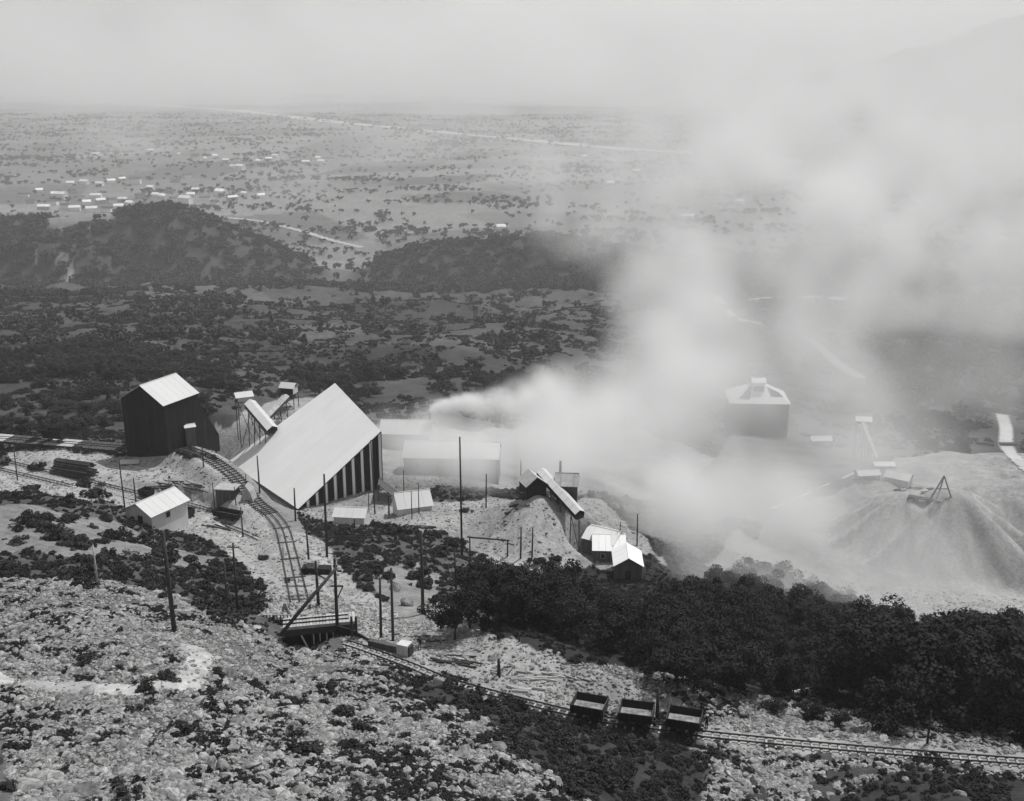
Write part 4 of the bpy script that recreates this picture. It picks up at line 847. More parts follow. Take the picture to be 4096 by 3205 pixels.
person('person in a pale hat and light braces standing behind the rightmost ore car', 706.5, 729, .3, 1.75, hat='dusty')
person('person with pale trousers working among timbers in the pale yard', 170, 485, 1.0, 1.75, trousers='palecloth', armout=.1)

# ================================================================ vegetation
def crown_mesh(name, seed, nleaf, ls, kind='round', nlobe=12):
    g = np.random.default_rng(seed)
    if kind == 'round':
        lob = g.normal(size=(nlobe, 3))*[.20, .20, .14]; lob[:, 2] += .64; lob[:, 2] = np.clip(lob[:, 2], .36, .88); rad = g.uniform(.10, .20, nlobe)*(1-.5*np.abs(lob[:, 2]-.6))
    elif kind == 'cone':
        zc = np.linspace(.25, .95, nlobe); rad = .20*(1.05-zc)+.03; lob = np.stack([g.normal(0, .08, nlobe)*(1-zc), g.normal(0, .08, nlobe)*(1-zc), zc], 1)
    else:
        lob = g.normal(size=(nlobe, 3))*[.45, .45, .16]; lob[:, 2] = np.abs(lob[:, 2])+.22; rad = g.uniform(.22, .42, nlobe)
    li = g.integers(0, nlobe, nleaf); d = g.normal(size=(nleaf, 3)); d /= np.linalg.norm(d, axis=1)[:, None]
    r = rad[li]*g.uniform(.45, 1.12, nleaf)**.6; c = lob[li]+d*r[:, None]*[1, 1, .85]
    c[:, 2] = np.maximum(c[:, 2], .02)
    nn = d+g.normal(size=(nleaf, 3))*.55+[0, 0, .25]; nn /= np.linalg.norm(nn, axis=1)[:, None]
    a = np.cross(nn, g.normal(size=(nleaf, 3))); a /= np.linalg.norm(a, axis=1)[:, None]; b = np.cross(nn, a)
    s = (ls*g.uniform(.6, 1.5, nleaf))[:, None]
    V = np.stack([c-a*s-b*s*.6, c+a*s*.9-b*s*.5, c+a*s*.7+b*s, c-a*s*.8+b*s*.7], 1).reshape(-1, 3)
    return np_mesh(name, V, np.arange(nleaf*4).reshape(-1, 4)), lob
def trunk_mesh(name, seed, lob, bush=False):
    g = random.Random(seed); mb = MB(); top = max(l[2] for l in lob)*.85
    if not bush:
        P = [(0, 0, -.03), (g.uniform(-.01, .01), g.uniform(-.01, .01), .25), (g.uniform(-.03, .03), g.uniform(-.03, .03), .5), (0, 0, top)]
        mb.tube(P, [.026, .02, .014, .005], 7)
    for l in list(lob)[:7]:
        z0 = .05 if bush else g.uniform(.25, .45); mb.tube([(0, 0, z0 if not bush else 0), (l[0]*.5, l[1]*.5, (z0+l[2])/2), tuple(l)], [.012 if not bush else .03, .008 if not bush else .02, .003], 5)
    return mb.mesh(name)
def finish(me, mt): me.materials.append(mt); return me
TREES = []
for i in range(7):
    kind = 'cone' if i in (5,) else 'round'
    me, lob = crown_mesh('tree_crown', 100+i, 4200, .0155, kind, 20); TREES.append((finish(me, MT['leaf']), finish(trunk_mesh('tree_trunk', i, lob), MT['bark'])))
MT['leafmid'] = mat('hillside_leaves', .052, .95, .4, .5)
TREES2 = []
for c_, t_ in TREES:
    c2 = c_.copy(); c2.materials.clear(); c2.materials.append(MT['leafmid']); TREES2.append((c2, t_))
BUSHES = []
for i in range(4):
    me, lob = crown_mesh('bush_leaves', 300+i, 800, .07, 'bush', 9); BUSHES.append((finish(me, MT['leaf2']), finish(trunk_mesh('bush_stems', i, lob, True), MT['bark'])))
FAR = []
for i in range(4):
    me, lob = crown_mesh('far_crown', 500+i, 170, .075, 'round', 9); FAR.append((finish(me, LEAFFAR), lob))
CL_B = (finish(crown_mesh('scrub_leaves', 700, 110, .16, 'bush', 6)[0], MT['leaf2']), finish(crown_mesh('scrub_leaves', 701, 90, .17, 'bush', 6)[0], MT['leaf2']))
LM = [(174,600,'the thick near pole'),(98,575,'the pale footed pole'),(30,560,'the left edge'),(150,520,'the small white shed'),(215,545,'the yard cart'),(233,590,'the two brush poles'),(320,640,'the loading deck'),(387,610,'the twin poles by the wall'),
 (387,650,'the white wall end'),(423,590,'the tall dark pole'),(462,545,'the tallest slim pole'),(345,520,'the low white shed'),(505,550,'the timber gantry'),(540,560,'the crusher heap'),(615,560,'the three small sheds'),(499,670,'the broken stump post'),
 (589,705,'the left ore car'),(637,712,'the middle ore car'),(684,720,'the right ore car'),(795,693,'the peeled log'),(927,730,'the thin trackside post'),(790,770,'the stone dump'),(900,785,'the dark hollow at lower right'),(1000,790,'the lower right corner'),(60,790,'the lower left boulders'),(200,690,'the worn footpath'),
 (302,751,'the big black bush'),(410,700,'the bend of the quarry track'),(500,780,'the bottom edge, middle'),(690,640,'the heart of the wood'),(820,640,'the wood under the smoke'),(960,650,'the spoil heap foot'),(760,590,'the smoky rim of the wood'),(850,700,'the wooded gully'),(1010,700,'the right edge'),(560,620,'the left lobe of the wood'),(470,610,'the end of the stone bank'),
 (60,440,'the upper trestle'),(165,390,'the black tipple'),(270,390,'the conveyor heads'),(335,380,'the great roof'),(450,400,'the steam plume'),(860,420,'the hooded tower head'),(1000,430,'the cart track'),(60,380,'the left edge slope'),(940,400,'the hazy right slope'),(250,360,'the slope above the conveyors'),(560,380,'the slope behind the smoke')]
def near_label(pre, px, row):
    b = min(LM, key=lambda l: (l[0]-px)**2+((l[1]-row)*1.3)**2); dx, dy = px-b[0], row-b[1]; dist = math.hypot(dx, dy)
    if dist < 11: rel = 'right beside'
    elif abs(dx) > abs(dy)*1.8: rel = 'left of' if dx < 0 else 'right of'
    elif abs(dy) > abs(dx)*1.8: rel = 'above' if dy < 0 else 'below'
    else: rel = ('above' if dy < 0 else 'below')+(' and left of' if dx < 0 else ' and right of')
    if dist > 42: rel = 'well '+rel
    return (pre+' '+rel+' '+b[2])
def plant(name, var, x, y, h, label, cat, group, wid=1.0, names=('trunk', 'crown'), sink=.1, rz=None):
    z = float(zgrid(x, y)); o = thing(name, (x, y, z-(sink if sink < .15 else sink*h)), rz if rz is not None else random.uniform(0, 6.28), label, cat, group); o.scale = (h*wid, h*wid, h)
    link(names[1], var[0], None, o); link(names[0], var[1], None, o); return o
def sample(poly, spacing, jit=.5, y0=45, seed=1, **k):
    P = gpoly(poly, **k); g = np.random.default_rng(seed); lo = P.min(0); hi = P.max(0)
    gx, gy = np.meshgrid(np.arange(lo[0], hi[0], spacing), np.arange(lo[1], hi[1], spacing)); q = np.stack([gx.ravel(), gy.ravel()], 1)
    q = q+g.uniform(-jit, jit, q.shape)*spacing; return q[inpoly(q[:, 0], q[:, 1], P)]
def pxof(x, y, z):
    dep = y*math.cos(PITCH)-(z-Z0)*math.sin(PITCH); up = y*math.sin(PITCH)+(z-Z0)*math.cos(PITCH); return 512+F*x/dep, 400.5-F*up/dep
WOOD = [(436,634),(440,603),(480,592),(520,590),(552,604),(580,618),(645,626),(668,600),(740,580),(830,600),(880,640),(940,652),(1080,655),(1100,748),(1000,738),(860,730),(770,724),(735,714),(695,698),(640,676),(560,640),(500,624)]
q = sample(WOOD, 6.1, .46, seed=5)
ORD = sorted(q.tolist(), key=lambda t: t[1])
ntree = 0
for x, y in ORD:
    z = float(zgrid(x, y)); px, row = pxof(x, y, z)
    if not (-.6 < x/y < .62): continue
    if 745 < px < 775 and 690 < row < 712: continue
    h = random.choice([random.uniform(4.2, 7), random.uniform(6, 9.8)]) if px < 850 else random.uniform(5.0, 11.5)
    if row > 700 and px < 850: h *= .5
    if px < 500: h *= .75
    seg = 'wood near its left end' if px < 560 else ('middle of the wood, under the smoke' if px < 790 else 'right part of the wood, before the heaps')
    dp = 'front of the' if row > 690 else ('heart of the' if row > 640 else 'far rim of the')
    sz = 'tall' if h > 8 else ('low' if h < 6.3 else 'round')
    plant('leafy_tree', random.choice(TREES[:5] if random.random() < .9 else TREES[5:6]), x, y, h, near_label(sz+' dark tree of the wood', px, row), 'tree', 'trees of the dark wood', random.uniform(.95, 1.3), sink=.18); ntree += 1
for px, row, h, lb in ((1006,716,13.0,'tallest tree at the right edge, its crown dark against the pale heap'),(968,712,10.5,'tall tree left of the tallest one at the right edge'),(905,712,11.0,'tall crown standing out before the foot of the spoil heap'),(880,706,11.5,'rounded tall tree at the left foot of the spoil heap'),(1040,712,12.0,'tall tree cut by the right edge of the view'),
   (470,628,7.5,'full dark tree at the left tip of the wood beside the tall pole'),(500,622,8.0,'full dark tree below the timber gantry'),(455,640,6.0,'dark tree overhanging the end of the stone bank'),(530,622,8.5,'tall dark tree below the two heap posts'),(575,630,7.0,'dark tree below the middle small shed')):
    p = g2(px, row); plant('leafy_tree', TREES[ntree % 5], p[0], p[1], h, lb, 'tree', 'trees of the dark wood', 1.15, sink=.12); ntree += 1
# wood behind the works; nearest ones one by one, the rest as one mass
g = np.random.default_rng(11)
def cand(n, y0, y1, pw=2.0, ulim=.56):
    y = (g.uniform(0, 1, n)*(y1**pw-y0**pw)+y0**pw)**(1/pw); x = g.uniform(-ulim, ulim, n)*y; return x, y
def keep_mask(x, y):
    d = fbm(x/34, y/60, 4, 210)+.35*(fbm(x/9, y/14, 3, 220)-.5); px, row = pxof(x, y, zgrid(x, y)); c = cover(x, y)
    dens = np.clip((d-.36)*3.2, .04, 1)
    dens = np.where((row > 280) & (row < 335) & (px < 620), dens*.45, dens)
    dens = np.where((px > 240) & (px < 660) & (row > 292) & (row < 375), dens*.3, dens)
    dens = np.where(c > .14, dens*.04, dens)
    dens = np.where((px > 560) & (px < 860) & (row > 320), dens*.35, dens)
    dens = np.where((px > 860) & (row > 300), np.clip(dens*1.3, .3, 1), dens)
    zq_ = zgrid(x, y); dens = np.where((y > 1330) & (zq_ < 24), .05, dens)
    hill = (y > 1250) & (zq_ > 32)
    hill_old = ((px > -60) & (px < 345) & (row < 288) & (row > 195)) | ((px > 345) & (px < 1060) & (row < 300) & (row > 222))
    for Rd in ROADS:
        for a in Rd[::3]: dens = np.where((x-a[0])**2+(y-a[1])**2 < np.maximum(9, y*.011)**2, 0, dens)
    dens = np.where(hill & (c < .14) & (y < 1900), 1, dens)
    return g.uniform(0, 1, len(x)) < dens
x, y = cand(15000, 272, 1150, 1.6); mk = keep_mask(x, y) & ~((y < 420) & (np.abs(x/y+.05) < .35) & (cover(x, y) > .14)); x, y = x[mk], y[mk]
px, row = pxof(x, y, zgrid(x, y)); mk = ~((px > 375) & (px < 760) & (row > 395)) & ~((px > 720) & (px < 870) & (row > 370) & (row < 470)) & ~((px > 760) & (row > 455)) & ~((px > 105) & (px < 215) & (row > 415)) & ~((px > 215) & (px < 400) & (row > 398)); x, y = x[mk], y[mk]; mk = ~(((x+58)**2+(y-262)**2) < 42**2); x, y = x[mk], y[mk]
o_ = np.argsort(y); x, y = x[o_], y[o_]
nn_ = max(0, 298-ntree); shown = 0; used = 0
for i in range(len(x)):
    used = i
    if shown >= nn_: break
    px, row = pxof(x[i], y[i], float(zgrid(x[i], y[i])))
    side = 'left of the black tipple' if px < 120 else ('behind the works, left of the smoke' if px < 640 else 'at the right edge beyond the spoil heaps')
    plant('leafy_tree', random.choice(TREES2), x[i], y[i], (hq := random.uniform(3.4, 6.6)), near_label(('big' if hq > 5.5 else ('middling' if hq > 4.4 else 'small'))+' scrubby tree', px, row), 'tree', 'scrubby trees on the slope behind the works', random.uniform(1.0, 1.5), sink=.3); shown += 1
mx, my = x[used:], y[used:]; hm = g.uniform(3.6, 7.5, len(mx))
x, y = cand(24000, 1150, 2100, 1.4); mk = keep_mask(x, y) & (g.uniform(0, 1, len(x)) < .8); x, y = x[mk], y[mk]; h2 = g.uniform(8, 15, len(x))
# hedges, groves and lone trees of the valley
x3, y3 = cand(46000, 1700, 6200, 1.3, .6)
d = np.abs(fbm(x3/500, y3/260, 3, 300)-.5); e = fbm(x3/160, y3/90, 3, 310)
mk = ((d < .012) | (e > .64) | (g.uniform(0, 1, len(x3)) < .05)) & (zgrid(x3, y3) < 30); x3, y3 = x3[mk], y3[mk]; h3 = g.uniform(6, 13, len(x3))

def onroad(x, y, wd=5):
    m_ = np.zeros(len(x), bool)
    for Rd in ROADS:
        for a in Rd[::2]: m_ |= (x-a[0])**2+(y-a[1])**2 < wd**2
    return m_
def inshed(x, y):
    ux = ((x-P3[0])*ndir[0]+(y-P3[1])*ndir[1])/t2; sx = ((x-P3[0])*rdir[0]+(y-P3[1])*rdir[1])/Lr
    return (ux > -.1) & (ux < 1.5) & (sx > -.1) & (sx < 1.5)
def instancer(name, X_, Y_, S_, sources, label=None, zoff=0.0, tiltr=0.0, Zv=None, flat=None):
    """one object: points carrying scale/rotation, dressed with copies of the given objects' meshes"""
    n_ = len(X_); Zq = zgrid(X_, Y_)+zoff if Zv is None else Zv
    me = bpy.data.meshes.new(name); me.vertices.add(n_); me.vertices.foreach_set('co', np.stack([X_, Y_, Zq], 1).astype(np.float32).ravel())
    gg = np.random.default_rng(n_)
    a = me.attributes.new('scl', 'FLOAT_VECTOR', 'POINT'); sv = np.stack([S_*gg.uniform(.8, 1.3, n_), S_*gg.uniform(.8, 1.3, n_), S_*gg.uniform(.8, 1.1, n_)*(flat or 1)], 1); a.data.foreach_set('vector', sv.astype(np.float32).ravel())
    a = me.attributes.new('rot', 'FLOAT_VECTOR', 'POINT'); rv = np.stack([gg.uniform(-tiltr, tiltr, n_), gg.uniform(-tiltr, tiltr, n_), gg.uniform(0, 6.28, n_)], 1); a.data.foreach_set('vector', rv.astype(np.float32).ravel())
    o = bpy.data.objects.new(name, me); COL.objects.link(o); tag(o, label, kind='stuff')
    ng = bpy.data.node_groups.new(name+'_scatter', 'GeometryNodeTree'); ng.interface.new_socket('Geometry', in_out='INPUT', socket_type='NodeSocketGeometry'); ng.interface.new_socket('Geometry', in_out='OUTPUT', socket_type='NodeSocketGeometry')
    N = ng.nodes; L_ = ng.links; gi = N.new('NodeGroupInput'); go_ = N.new('NodeGroupOutput'); ip = N.new('GeometryNodeInstanceOnPoints'); L_.new(gi.outputs[0], ip.inputs['Points'])
    jg = N.new('GeometryNodeJoinGeometry')
    for grp in sources:
        j1 = N.new('GeometryNodeJoinGeometry')
        for ob in grp:
            oi = N.new('GeometryNodeObjectInfo'); oi.inputs['Object'].default_value = ob; oi.transform_space = 'ORIGINAL'; L_.new(oi.outputs['Geometry'], j1.inputs[0])
        gt = N.new('GeometryNodeGeometryToInstance'); L_.new(j1.outputs[0], gt.inputs[0]); L_.new(gt.outputs[0], jg.inputs[0])
    L_.new(jg.outputs[0], ip.inputs['Instance']); ip.inputs['Pick Instance'].default_value = True
    rv_ = N.new('FunctionNodeRandomValue'); rv_.data_type = 'INT'; rv_.inputs[5].default_value = max(len(sources)-1, 0); L_.new(rv_.outputs[2], ip.inputs['Instance Index'])
    na = N.new('GeometryNodeInputNamedAttribute'); na.data_type = 'FLOAT_VECTOR'; na.inputs['Name'].default_value = 'scl'; L_.new(na.outputs[0], ip.inputs['Scale'])
    nb = N.new('GeometryNodeInputNamedAttribute'); nb.data_type = 'FLOAT_VECTOR'; nb.inputs['Name'].default_value = 'rot'; L_.new(nb.outputs[0], ip.inputs['Rotation'])
    L_.new(ip.outputs[0], go_.inputs[0]); md = o.modifiers.new('scatter', 'NODES'); md.node_group = ng; return o
# four lone valley trees that carry the far crowns' meshes
fsrc = []
for i, (a, b, hh) in enumerate(((232,208,15),(286,196,16),(150,196,15),(352,226,14))):
    p = G(a, b, y0=900); o = plant('leafy_tree', (FAR[i][0], TREES[i][1]), p[0], p[1], hh, ['lone dark tree at the left of the valley road','dark tree standing alone above the valley road bend','tree among the town houses behind the left hill','tree beside the lower end of the valley road'][i], 'tree', None, 1.2); fsrc.append([o.children[0] if o.children[0].data == FAR[i][0] else o.children[1]])
near = my < 520
isrc = []
for v in range(4):
    for ob in bpy.data.objects:
        if ob.type == 'MESH' and ob.data == TREES2[v][0]:
            tr = [c for c in ob.parent.children if c is not ob][0]; isrc.append([ob, tr]); break
if near.any(): instancer('woodland', mx[near], my[near], hm[near]*1.1, isrc, 'scrubby woodland on the slope behind the works', zoff=-1.3)
instancer('woodland', mx[~near], my[~near], hm[~near]*1.25, fsrc, 'scrub and woodland in the hollow below the hills', zoff=-1.4)
instancer('hill_wood', x, y, h2, fsrc, 'dense woods covering the two hills', zoff=-3.5)
instancer('valley_wood', x3, y3, h3, fsrc, 'hedges and groves of the valley floor', zoff=-1)

# bushes of the near slopes, one by one
nb_ = 0
def bush(px, row, s, label, group=None, wid=1.0, y0=45):
    global nb_
    p = g2(px, row, y0=y0); nb_ += 1
    return plant('bush', random.choice(BUSHES), p[0], p[1], s, label, 'bush', group, wid, ('stems', 'leaves'), .1)
for px, row, s, lb in [(395,533,4.2,'big round dark bush right of the low white shed'),(345,536,3.0,'dark bush at the foot of the shortest pillars'),(333,530,2.6,'dark bush left of the low white shed'),(356,541,2.2,'dark bush under the low white shed'),
  (120,540,2.6,'dark bush hanging below the small white shed'),(150,538,2.3,'bush just below the near corner of the small white shed'),(164,537,2.2,'small dark bush right below the white shed'),(188,541,1.9,'round dark bush beside the yard cart'),(196,546,1.7,'round dark bush between cart and pole'),
  (90,497,3.6,'tall dark bush over the two left tracks'),(84,487,3.0,'dark bush at the end of the log pile'),(36,470,3.0,'pale leaved bush beside the left edge pole'),(32,490,3.0,'broad dark bush below the left tracks'),(68,505,3.0,'dark bush on the brushy bank below the tracks'),(12,498,2.6,'bush at the left edge below the tracks'),
  (103,520,2.6,'dark bush climbing the bank left of the white shed'),(328,690,1.6,'round black bush on the slope below the loading deck'),(320,705,1.2,'small black bush under the round one below the deck'),(312,655,1.4,'bush at the foot of the deck front posts'),(340,716,1.8,'black bush in the middle of the near slope'),
  (302,751,2.0,'big black bush low on the near slope'),(365,730,2.0,'black ragged bush on the near slope right of centre'),(410,700,1.5,'dark bush beside the quarry track bend'),(430,706,1.5,'dark bush hugging the quarry track'),(470,720,1.7,'dark bush in front of the litter of planks'),
  (408,566,2.8,'dark bush between the two tall poles'),(420,580,3.2,'large dark bush beside the tall pole'),(385,578,2.2,'low dark bush on the dark grass'),(372,566,2.0,'small dark bush above the pale slope'),(450,545,3.0,'dark bush left of the tallest slim pole'),(440,556,3.2,'dark bush at the foot of the tallest slim pole'),
  (433,535,2.8,'dark bush on the slope behind the tallest slim pole'),(463,512,2.0,'grey bush on the dusty terrace by the pole'),(555,560,2.2,'bush at the right foot of the crusher heap'),(537,562,2.6,'bushy top before the crusher heap middle'),(576,572,2.4,'bush left of the small sheds'),(262,560,1.6,'round bush left of the incline'),(258,586,2.6,'dark bush left above the deck fence'),(236,606,3.0,'large dark bush left of the loading deck'),(250,612,2.4,'dark bush beside the left end of the plank fence'),
  (128,800,1.7,'black bush cut by the bottom edge of the view'),(480,560,3.0,'dark bush under the timber gantry'),(660,760,1.2,'dark tuft beside the stone dump')]:
    bush(px, row, s*.62, lb, None, 1.15)
def scatter_bush(poly, n, smin, smax, label, group, seed):
    g_ = np.random.default_rng(seed); P = gpoly(poly); lo, hi = P.min(0), P.max(0); k = 0
    while k < n:
        q = g_.uniform(lo, hi)
        if inpoly(np.array([q[0]]), np.array([q[1]]), P)[0]:
            sq = g_.uniform(smin, smax); pq = pxof(q[0], q[1], float(zgrid(q[0], q[1])))
            plant('bush', BUSHES[g_.integers(0, 4)], q[0], q[1], sq, near_label(('broad ' if sq > (smin+smax)/2 else 'little ')+label, *pq), 'bush', group, g_.uniform(.9, 1.4), ('stems', 'leaves'), .1); k += 1
scatter_bush([(0,560),(0,515),(60,515),(120,530),(180,552),(230,562),(262,600),(262,620),(235,632),(190,608),(100,592),(0,584)], 95, .7, 1.9, 'dark brush clump', 'brush clumps on the bank below the yard tracks', 3)
scatter_bush([(330,548),(400,555),(435,585),(415,610),(360,585)], 16, .7, 1.6, 'scrub clump', 'scrub clumps on the dark grass slope', 4)
scatter_bush([(450,700),(560,722),(690,742),(695,770),(680,800),(560,801),(510,760)], 85, .5, 1.4, 'dark shrub on the shaded bank', 'growth on the shaded bank below the ore cars', 5)
scatter_bush([(860,795),(905,776),(1024,776),(1024,801),(880,801)], 16, .4, .9, 'dark tuft', 'tufts in the lower right corner', 6)
scatter_bush([(0,700),(60,640),(190,650),(300,680),(400,700),(520,760),(600,801),(0,801)], 70, .35, 1.0, 'tuft among the stones', 'dark tufts between the stones of the near slope', 8)
# scrub too small to tell apart
bs = [[o for o in bpy.data.objects if o.type == 'MESH' and o.data == BUSHES[v][0]][:1] for v in range(4)]
def area_pts(n, test, y0, y1, seed, u0=-.52, u1=.52):
    g_ = np.random.default_rng(seed); y = np.sqrt(g_.uniform(0, 1, n)*(y1**2-y0**2)+y0**2); x = g_.uniform(u0, u1, n)*y; m = test(x, y); return x[m], y[m], g_
x, y, g_ = area_pts(60000, lambda x, y: (cover(x, y) < .078) & (rubat(x, y) > .5), 50, 150, 36)
instancer('stone_slope_tufts', x, y, g_.uniform(.12, .44, len(x)), bs, 'dark tufts and weeds dappling the stone slope')
x, y, g_ = area_pts(26000, lambda x, y: (cover(x, y) < .17) & (rubat(x, y) < .5) & (cover(x, y) > .02) & ~inshed(x, y), 50, 270, 31)
x2, y2, g_ = area_pts(70000, lambda x, y: ~inshed(x, y) & ~onroad(x, y) & (cover(x, y) < .13) & (fbm(x/12, y/20, 3, 230) > .5), 265, 1000, 35, -.56, .56)
instancer('far_scrub', x2, y2, g_.uniform(.5, 1.5, len(x2)), bs, 'patchy scrub on the slopes behind the works')
instancer('scrub', x, y, g_.uniform(.18, .75, len(x)), bs, 'low scrub covering the rough dark ground')

# ================================================================ stones
STONE = []
for i in range(6):
    bm = bmesh.new(); bmesh.ops.create_icosphere(bm, subdivisions=2, radius=.5); rr = random.Random(i+40)
    cuts = [(Vector((rr.gauss(0,1), rr.gauss(0,1), rr.gauss(0,1))).normalized(), rr.uniform(.26, .42)) for _ in range(9)]
    for v in bm.verts:
        for nc, dc in cuts:
            e_ = v.co.dot(nc)-dc
            if e_ > 0: v.co -= nc*e_
        v.co *= rr.uniform(.93, 1.1)*1.35
    for v in bm.verts: v.co.x *= 1.25; v.co.z *= .75
    me = bpy.data.meshes.new('stone'); bm.to_mesh(me); bm.free(); me.materials.append(MT['stone']); STONE.append(me)
srcs = []
BL = [(30,790,1.3,'large pale boulder in the lower left corner'),(88,795,1.4,'pale block at the bottom edge near the left corner'),(55,780,1.0,'pale boulder beside the large one at lower left'),(95,775,.9,'pale rock above the bottom edge near the left'),
 (440,742,1.1,'pale rock in the shaded stones left of centre'),(465,756,1.2,'upright pale rock in the lower middle'),(497,752,1.3,'broad pale rock on the dark stone slope'),(455,764,.9,'small pale rock below the upright one'),(485,700,1.0,'pale rock above the shadow by the track'),
 (250,720,.9,'pale rock on the middle of the near slope'),(235,712,.8,'pale rock beside the scrub patch'),(265,715,1.1,'broad pale boulder low on the near slope'),(520,770,1.0,'narrow pale slab on the lower slope'),(560,790,1.0,'pale rock near the bottom right of the slope'),(435,725,1.2,'sunlit rock face on the dark slope'),
 (300,795,.9,'rock at the bottom edge left of centre'),(200,770,.8,'pale rock in the lower left slope'),(378,560,1.2,'pale rock outcrop on the bank by the poles'),(395,590,1.6,'pale ledge between the poles'),(408,605,1.5,'cracked pale ledge under the tall dark pole'),(455,598,1.2,'pale ledge beside the wood'),
 (740,795,.6,'white stone in the dump below the track'),(712,760,.6,'bright stone near the top left of the stone dump'),(960,795,.9,'pale stone near the lower right corner'),(905,780,.5,'white stone in the dark hollow at lower right')]
for k, (px, row, s, lb) in enumerate(BL):
    p = g2(px, row); o = link('boulder', STONE[k % 6], None); o.location = (p[0], p[1], p[2]+s*.15); o.scale = (s*random.uniform(.8, 1.1), s*random.uniform(.8, 1.1), s); o.rotation_euler = (random.uniform(-.3, .3), random.uniform(-.3, .3), random.uniform(0, 6)); tag(o, lb, 'boulder')
    if k < 6: srcs.append([o])
fdg = fd.reshape(NRr, NU)
def fdat(x, y):
    i = np.clip(np.rint(np.interp(np.log(y), lys, np.arange(NRr))), 0, NRr-1).astype(int); j = np.clip(np.rint((x/y/.86+.86)/1.72*(NU-1)), 0, NU-1).astype(int); return fdg[i, j]
def offtrack(x, y, w_=1.5):
    m_ = np.ones(len(x), bool)
    for a, b in zip(LOWT[:-1], LOWT[1:]):
        d = (b-a)[:2]; t = np.clip(((x-a[0])*d[0]+(y-a[1])*d[1])/(d@d), 0, 1); m_ &= np.hypot(x-a[0]-t*d[0], y-a[1]-t*d[1]) > w_
    return m_
def stones_ok(x, y):
    r = rubat(x, y)*np.clip(.5+1.6*(fbm(x/9, y/9, 4, 400)-.45), .2, 1); r = np.where(fdat(x, y) < 1.2, .04, r)
    return (np.random.default_rng(77).uniform(0, 1, len(x)) < r) & offtrack(x, y)
x, y, g_ = area_pts(300000, stones_ok, 48, 150, 32)
s_ = np.exp(g_.normal(-1.6, .5, len(x))); s_ = np.clip(s_, .12, 1.1)
instancer('loose_stones', x, y, s_, srcs, 'broken stone strewn over the near slope', zoff=.02, tiltr=.6)
# bright dump of stones under the quarry track at right
Pd = gpoly([(682,742),(760,749),(880,761),(900,772),(850,788),(800,803),(700,803),(710,780)])
x, y, g_ = area_pts(60000, lambda x, y: inpoly(x, y, Pd) & offtrack(x, y) & (fbm(x/2.2, y/2.2, 3, 444) > .44), 60, 110, 33, .1, .45)
instancer('dumped_stones', x, y, np.clip(np.exp(g_.normal(-1.25, .45, len(x))), .12, .9), srcs, 'bright stone dump below the quarry track', tiltr=.7)
x, y, g_ = area_pts(40000, lambda x, y: (rubat(x, y) > .2) & (rubat(x, y) < .5) & offtrack(x, y, 1.3), 100, 270, 34)
instancer('gravel', x, y, np.clip(np.exp(g_.normal(-1.5, .5, len(x))), .1, .8), srcs, 'gravel and lumps on the working yards', tiltr=.6)

# ================================================================ far town
g = random.Random(21)
TOWN = []
for a, b in [(40,192),(55,196),(62,199),(72,193),(80,201),(88,205),(96,199),(100,204),(104,197),(112,203),(118,208),(124,202),(130,206),(52,205),(66,208),(45,209),(75,211),(92,212),(108,213),(140,199),(150,190),(155,196),(163,198),(170,193),(176,201),(185,204),(190,196),(196,192),(205,201),(214,205),(222,197),(232,200),(245,196),(128,188),(136,184),(122,181),(112,184),(100,185),(188,178),(176,183),(262,198),(70,186),(84,184),(30,203),(24,196),
             (205,160),(214,158),(226,163),(236,162),(248,160),(258,163),(268,161),(276,158),(286,164),(295,161),(305,163),(318,160),(322,163),(330,161),(196,157),(240,170),(232,168),(180,156),(120,163),(68,163),(150,153),(96,155),(585,158),(590,161),(594,164),(610,184),(636,174),(815,174),(795,178),(860,194),(838,202),(985,237),(1000,244),(1012,242),(950,250),(740,205),(688,219),(500,229)]:
    TOWN.append((a+g.uniform(-1, 1), b+g.uniform(-.7, .7)))
QV = ['white house', 'pale house', 'small white house', 'grey walled house']
for k, (a, b) in enumerate(TOWN):
    p = G(a, b, y0=1750); p[2] = float(zgrid(p[0], p[1])); big = k in (2, 25, 34, 60, 30)
    L, Wd, wh, rh = (g.uniform(15, 24), g.uniform(10, 13), g.uniform(6, 9), 4) if not big else (26, 16, 13, 5)
    reg = ('in the near part of the town beyond the left hill' if a < 280 and b > 176 else ('in the far row of the town' if a < 345 else ('alone on the misty plain in the middle' if a < 620 else 'scattered on the hazy plain at right')))
    pre = 'largest, block-like white building' if big else ('tall-roofed ' if k % 3 == 0 else ('low ' if k % 3 == 1 else 'square '))+QV[k % 4]
    o = thing('town_house', tuple(p-[0, 0, .5]), R(g.uniform(-50, 50)), pre+' '+reg, 'house', 'houses of the far town and plain')
    MB().box(-L/2, -Wd/2, -1, L/2, Wd/2, wh).build('wall', MT['townwall'] if k % 4 != 3 else MT['dusty'], o)
    q = MB(); e = .6
    q.poly([(-L/2-e, -Wd/2-e, wh), (L/2+e, -Wd/2-e, wh), (L/2+e, Wd/2+e, wh), (-L/2-e, Wd/2+e, wh), (-L/2-e, 0, wh+rh), (L/2+e, 0, wh+rh)], [(3,2,1,0),(0,1,5,4),(2,3,4,5),(1,2,5),(3,0,4)]); q.build('roof', MT['townroof'] if k % 5 < 3 else MT['grey'], o)

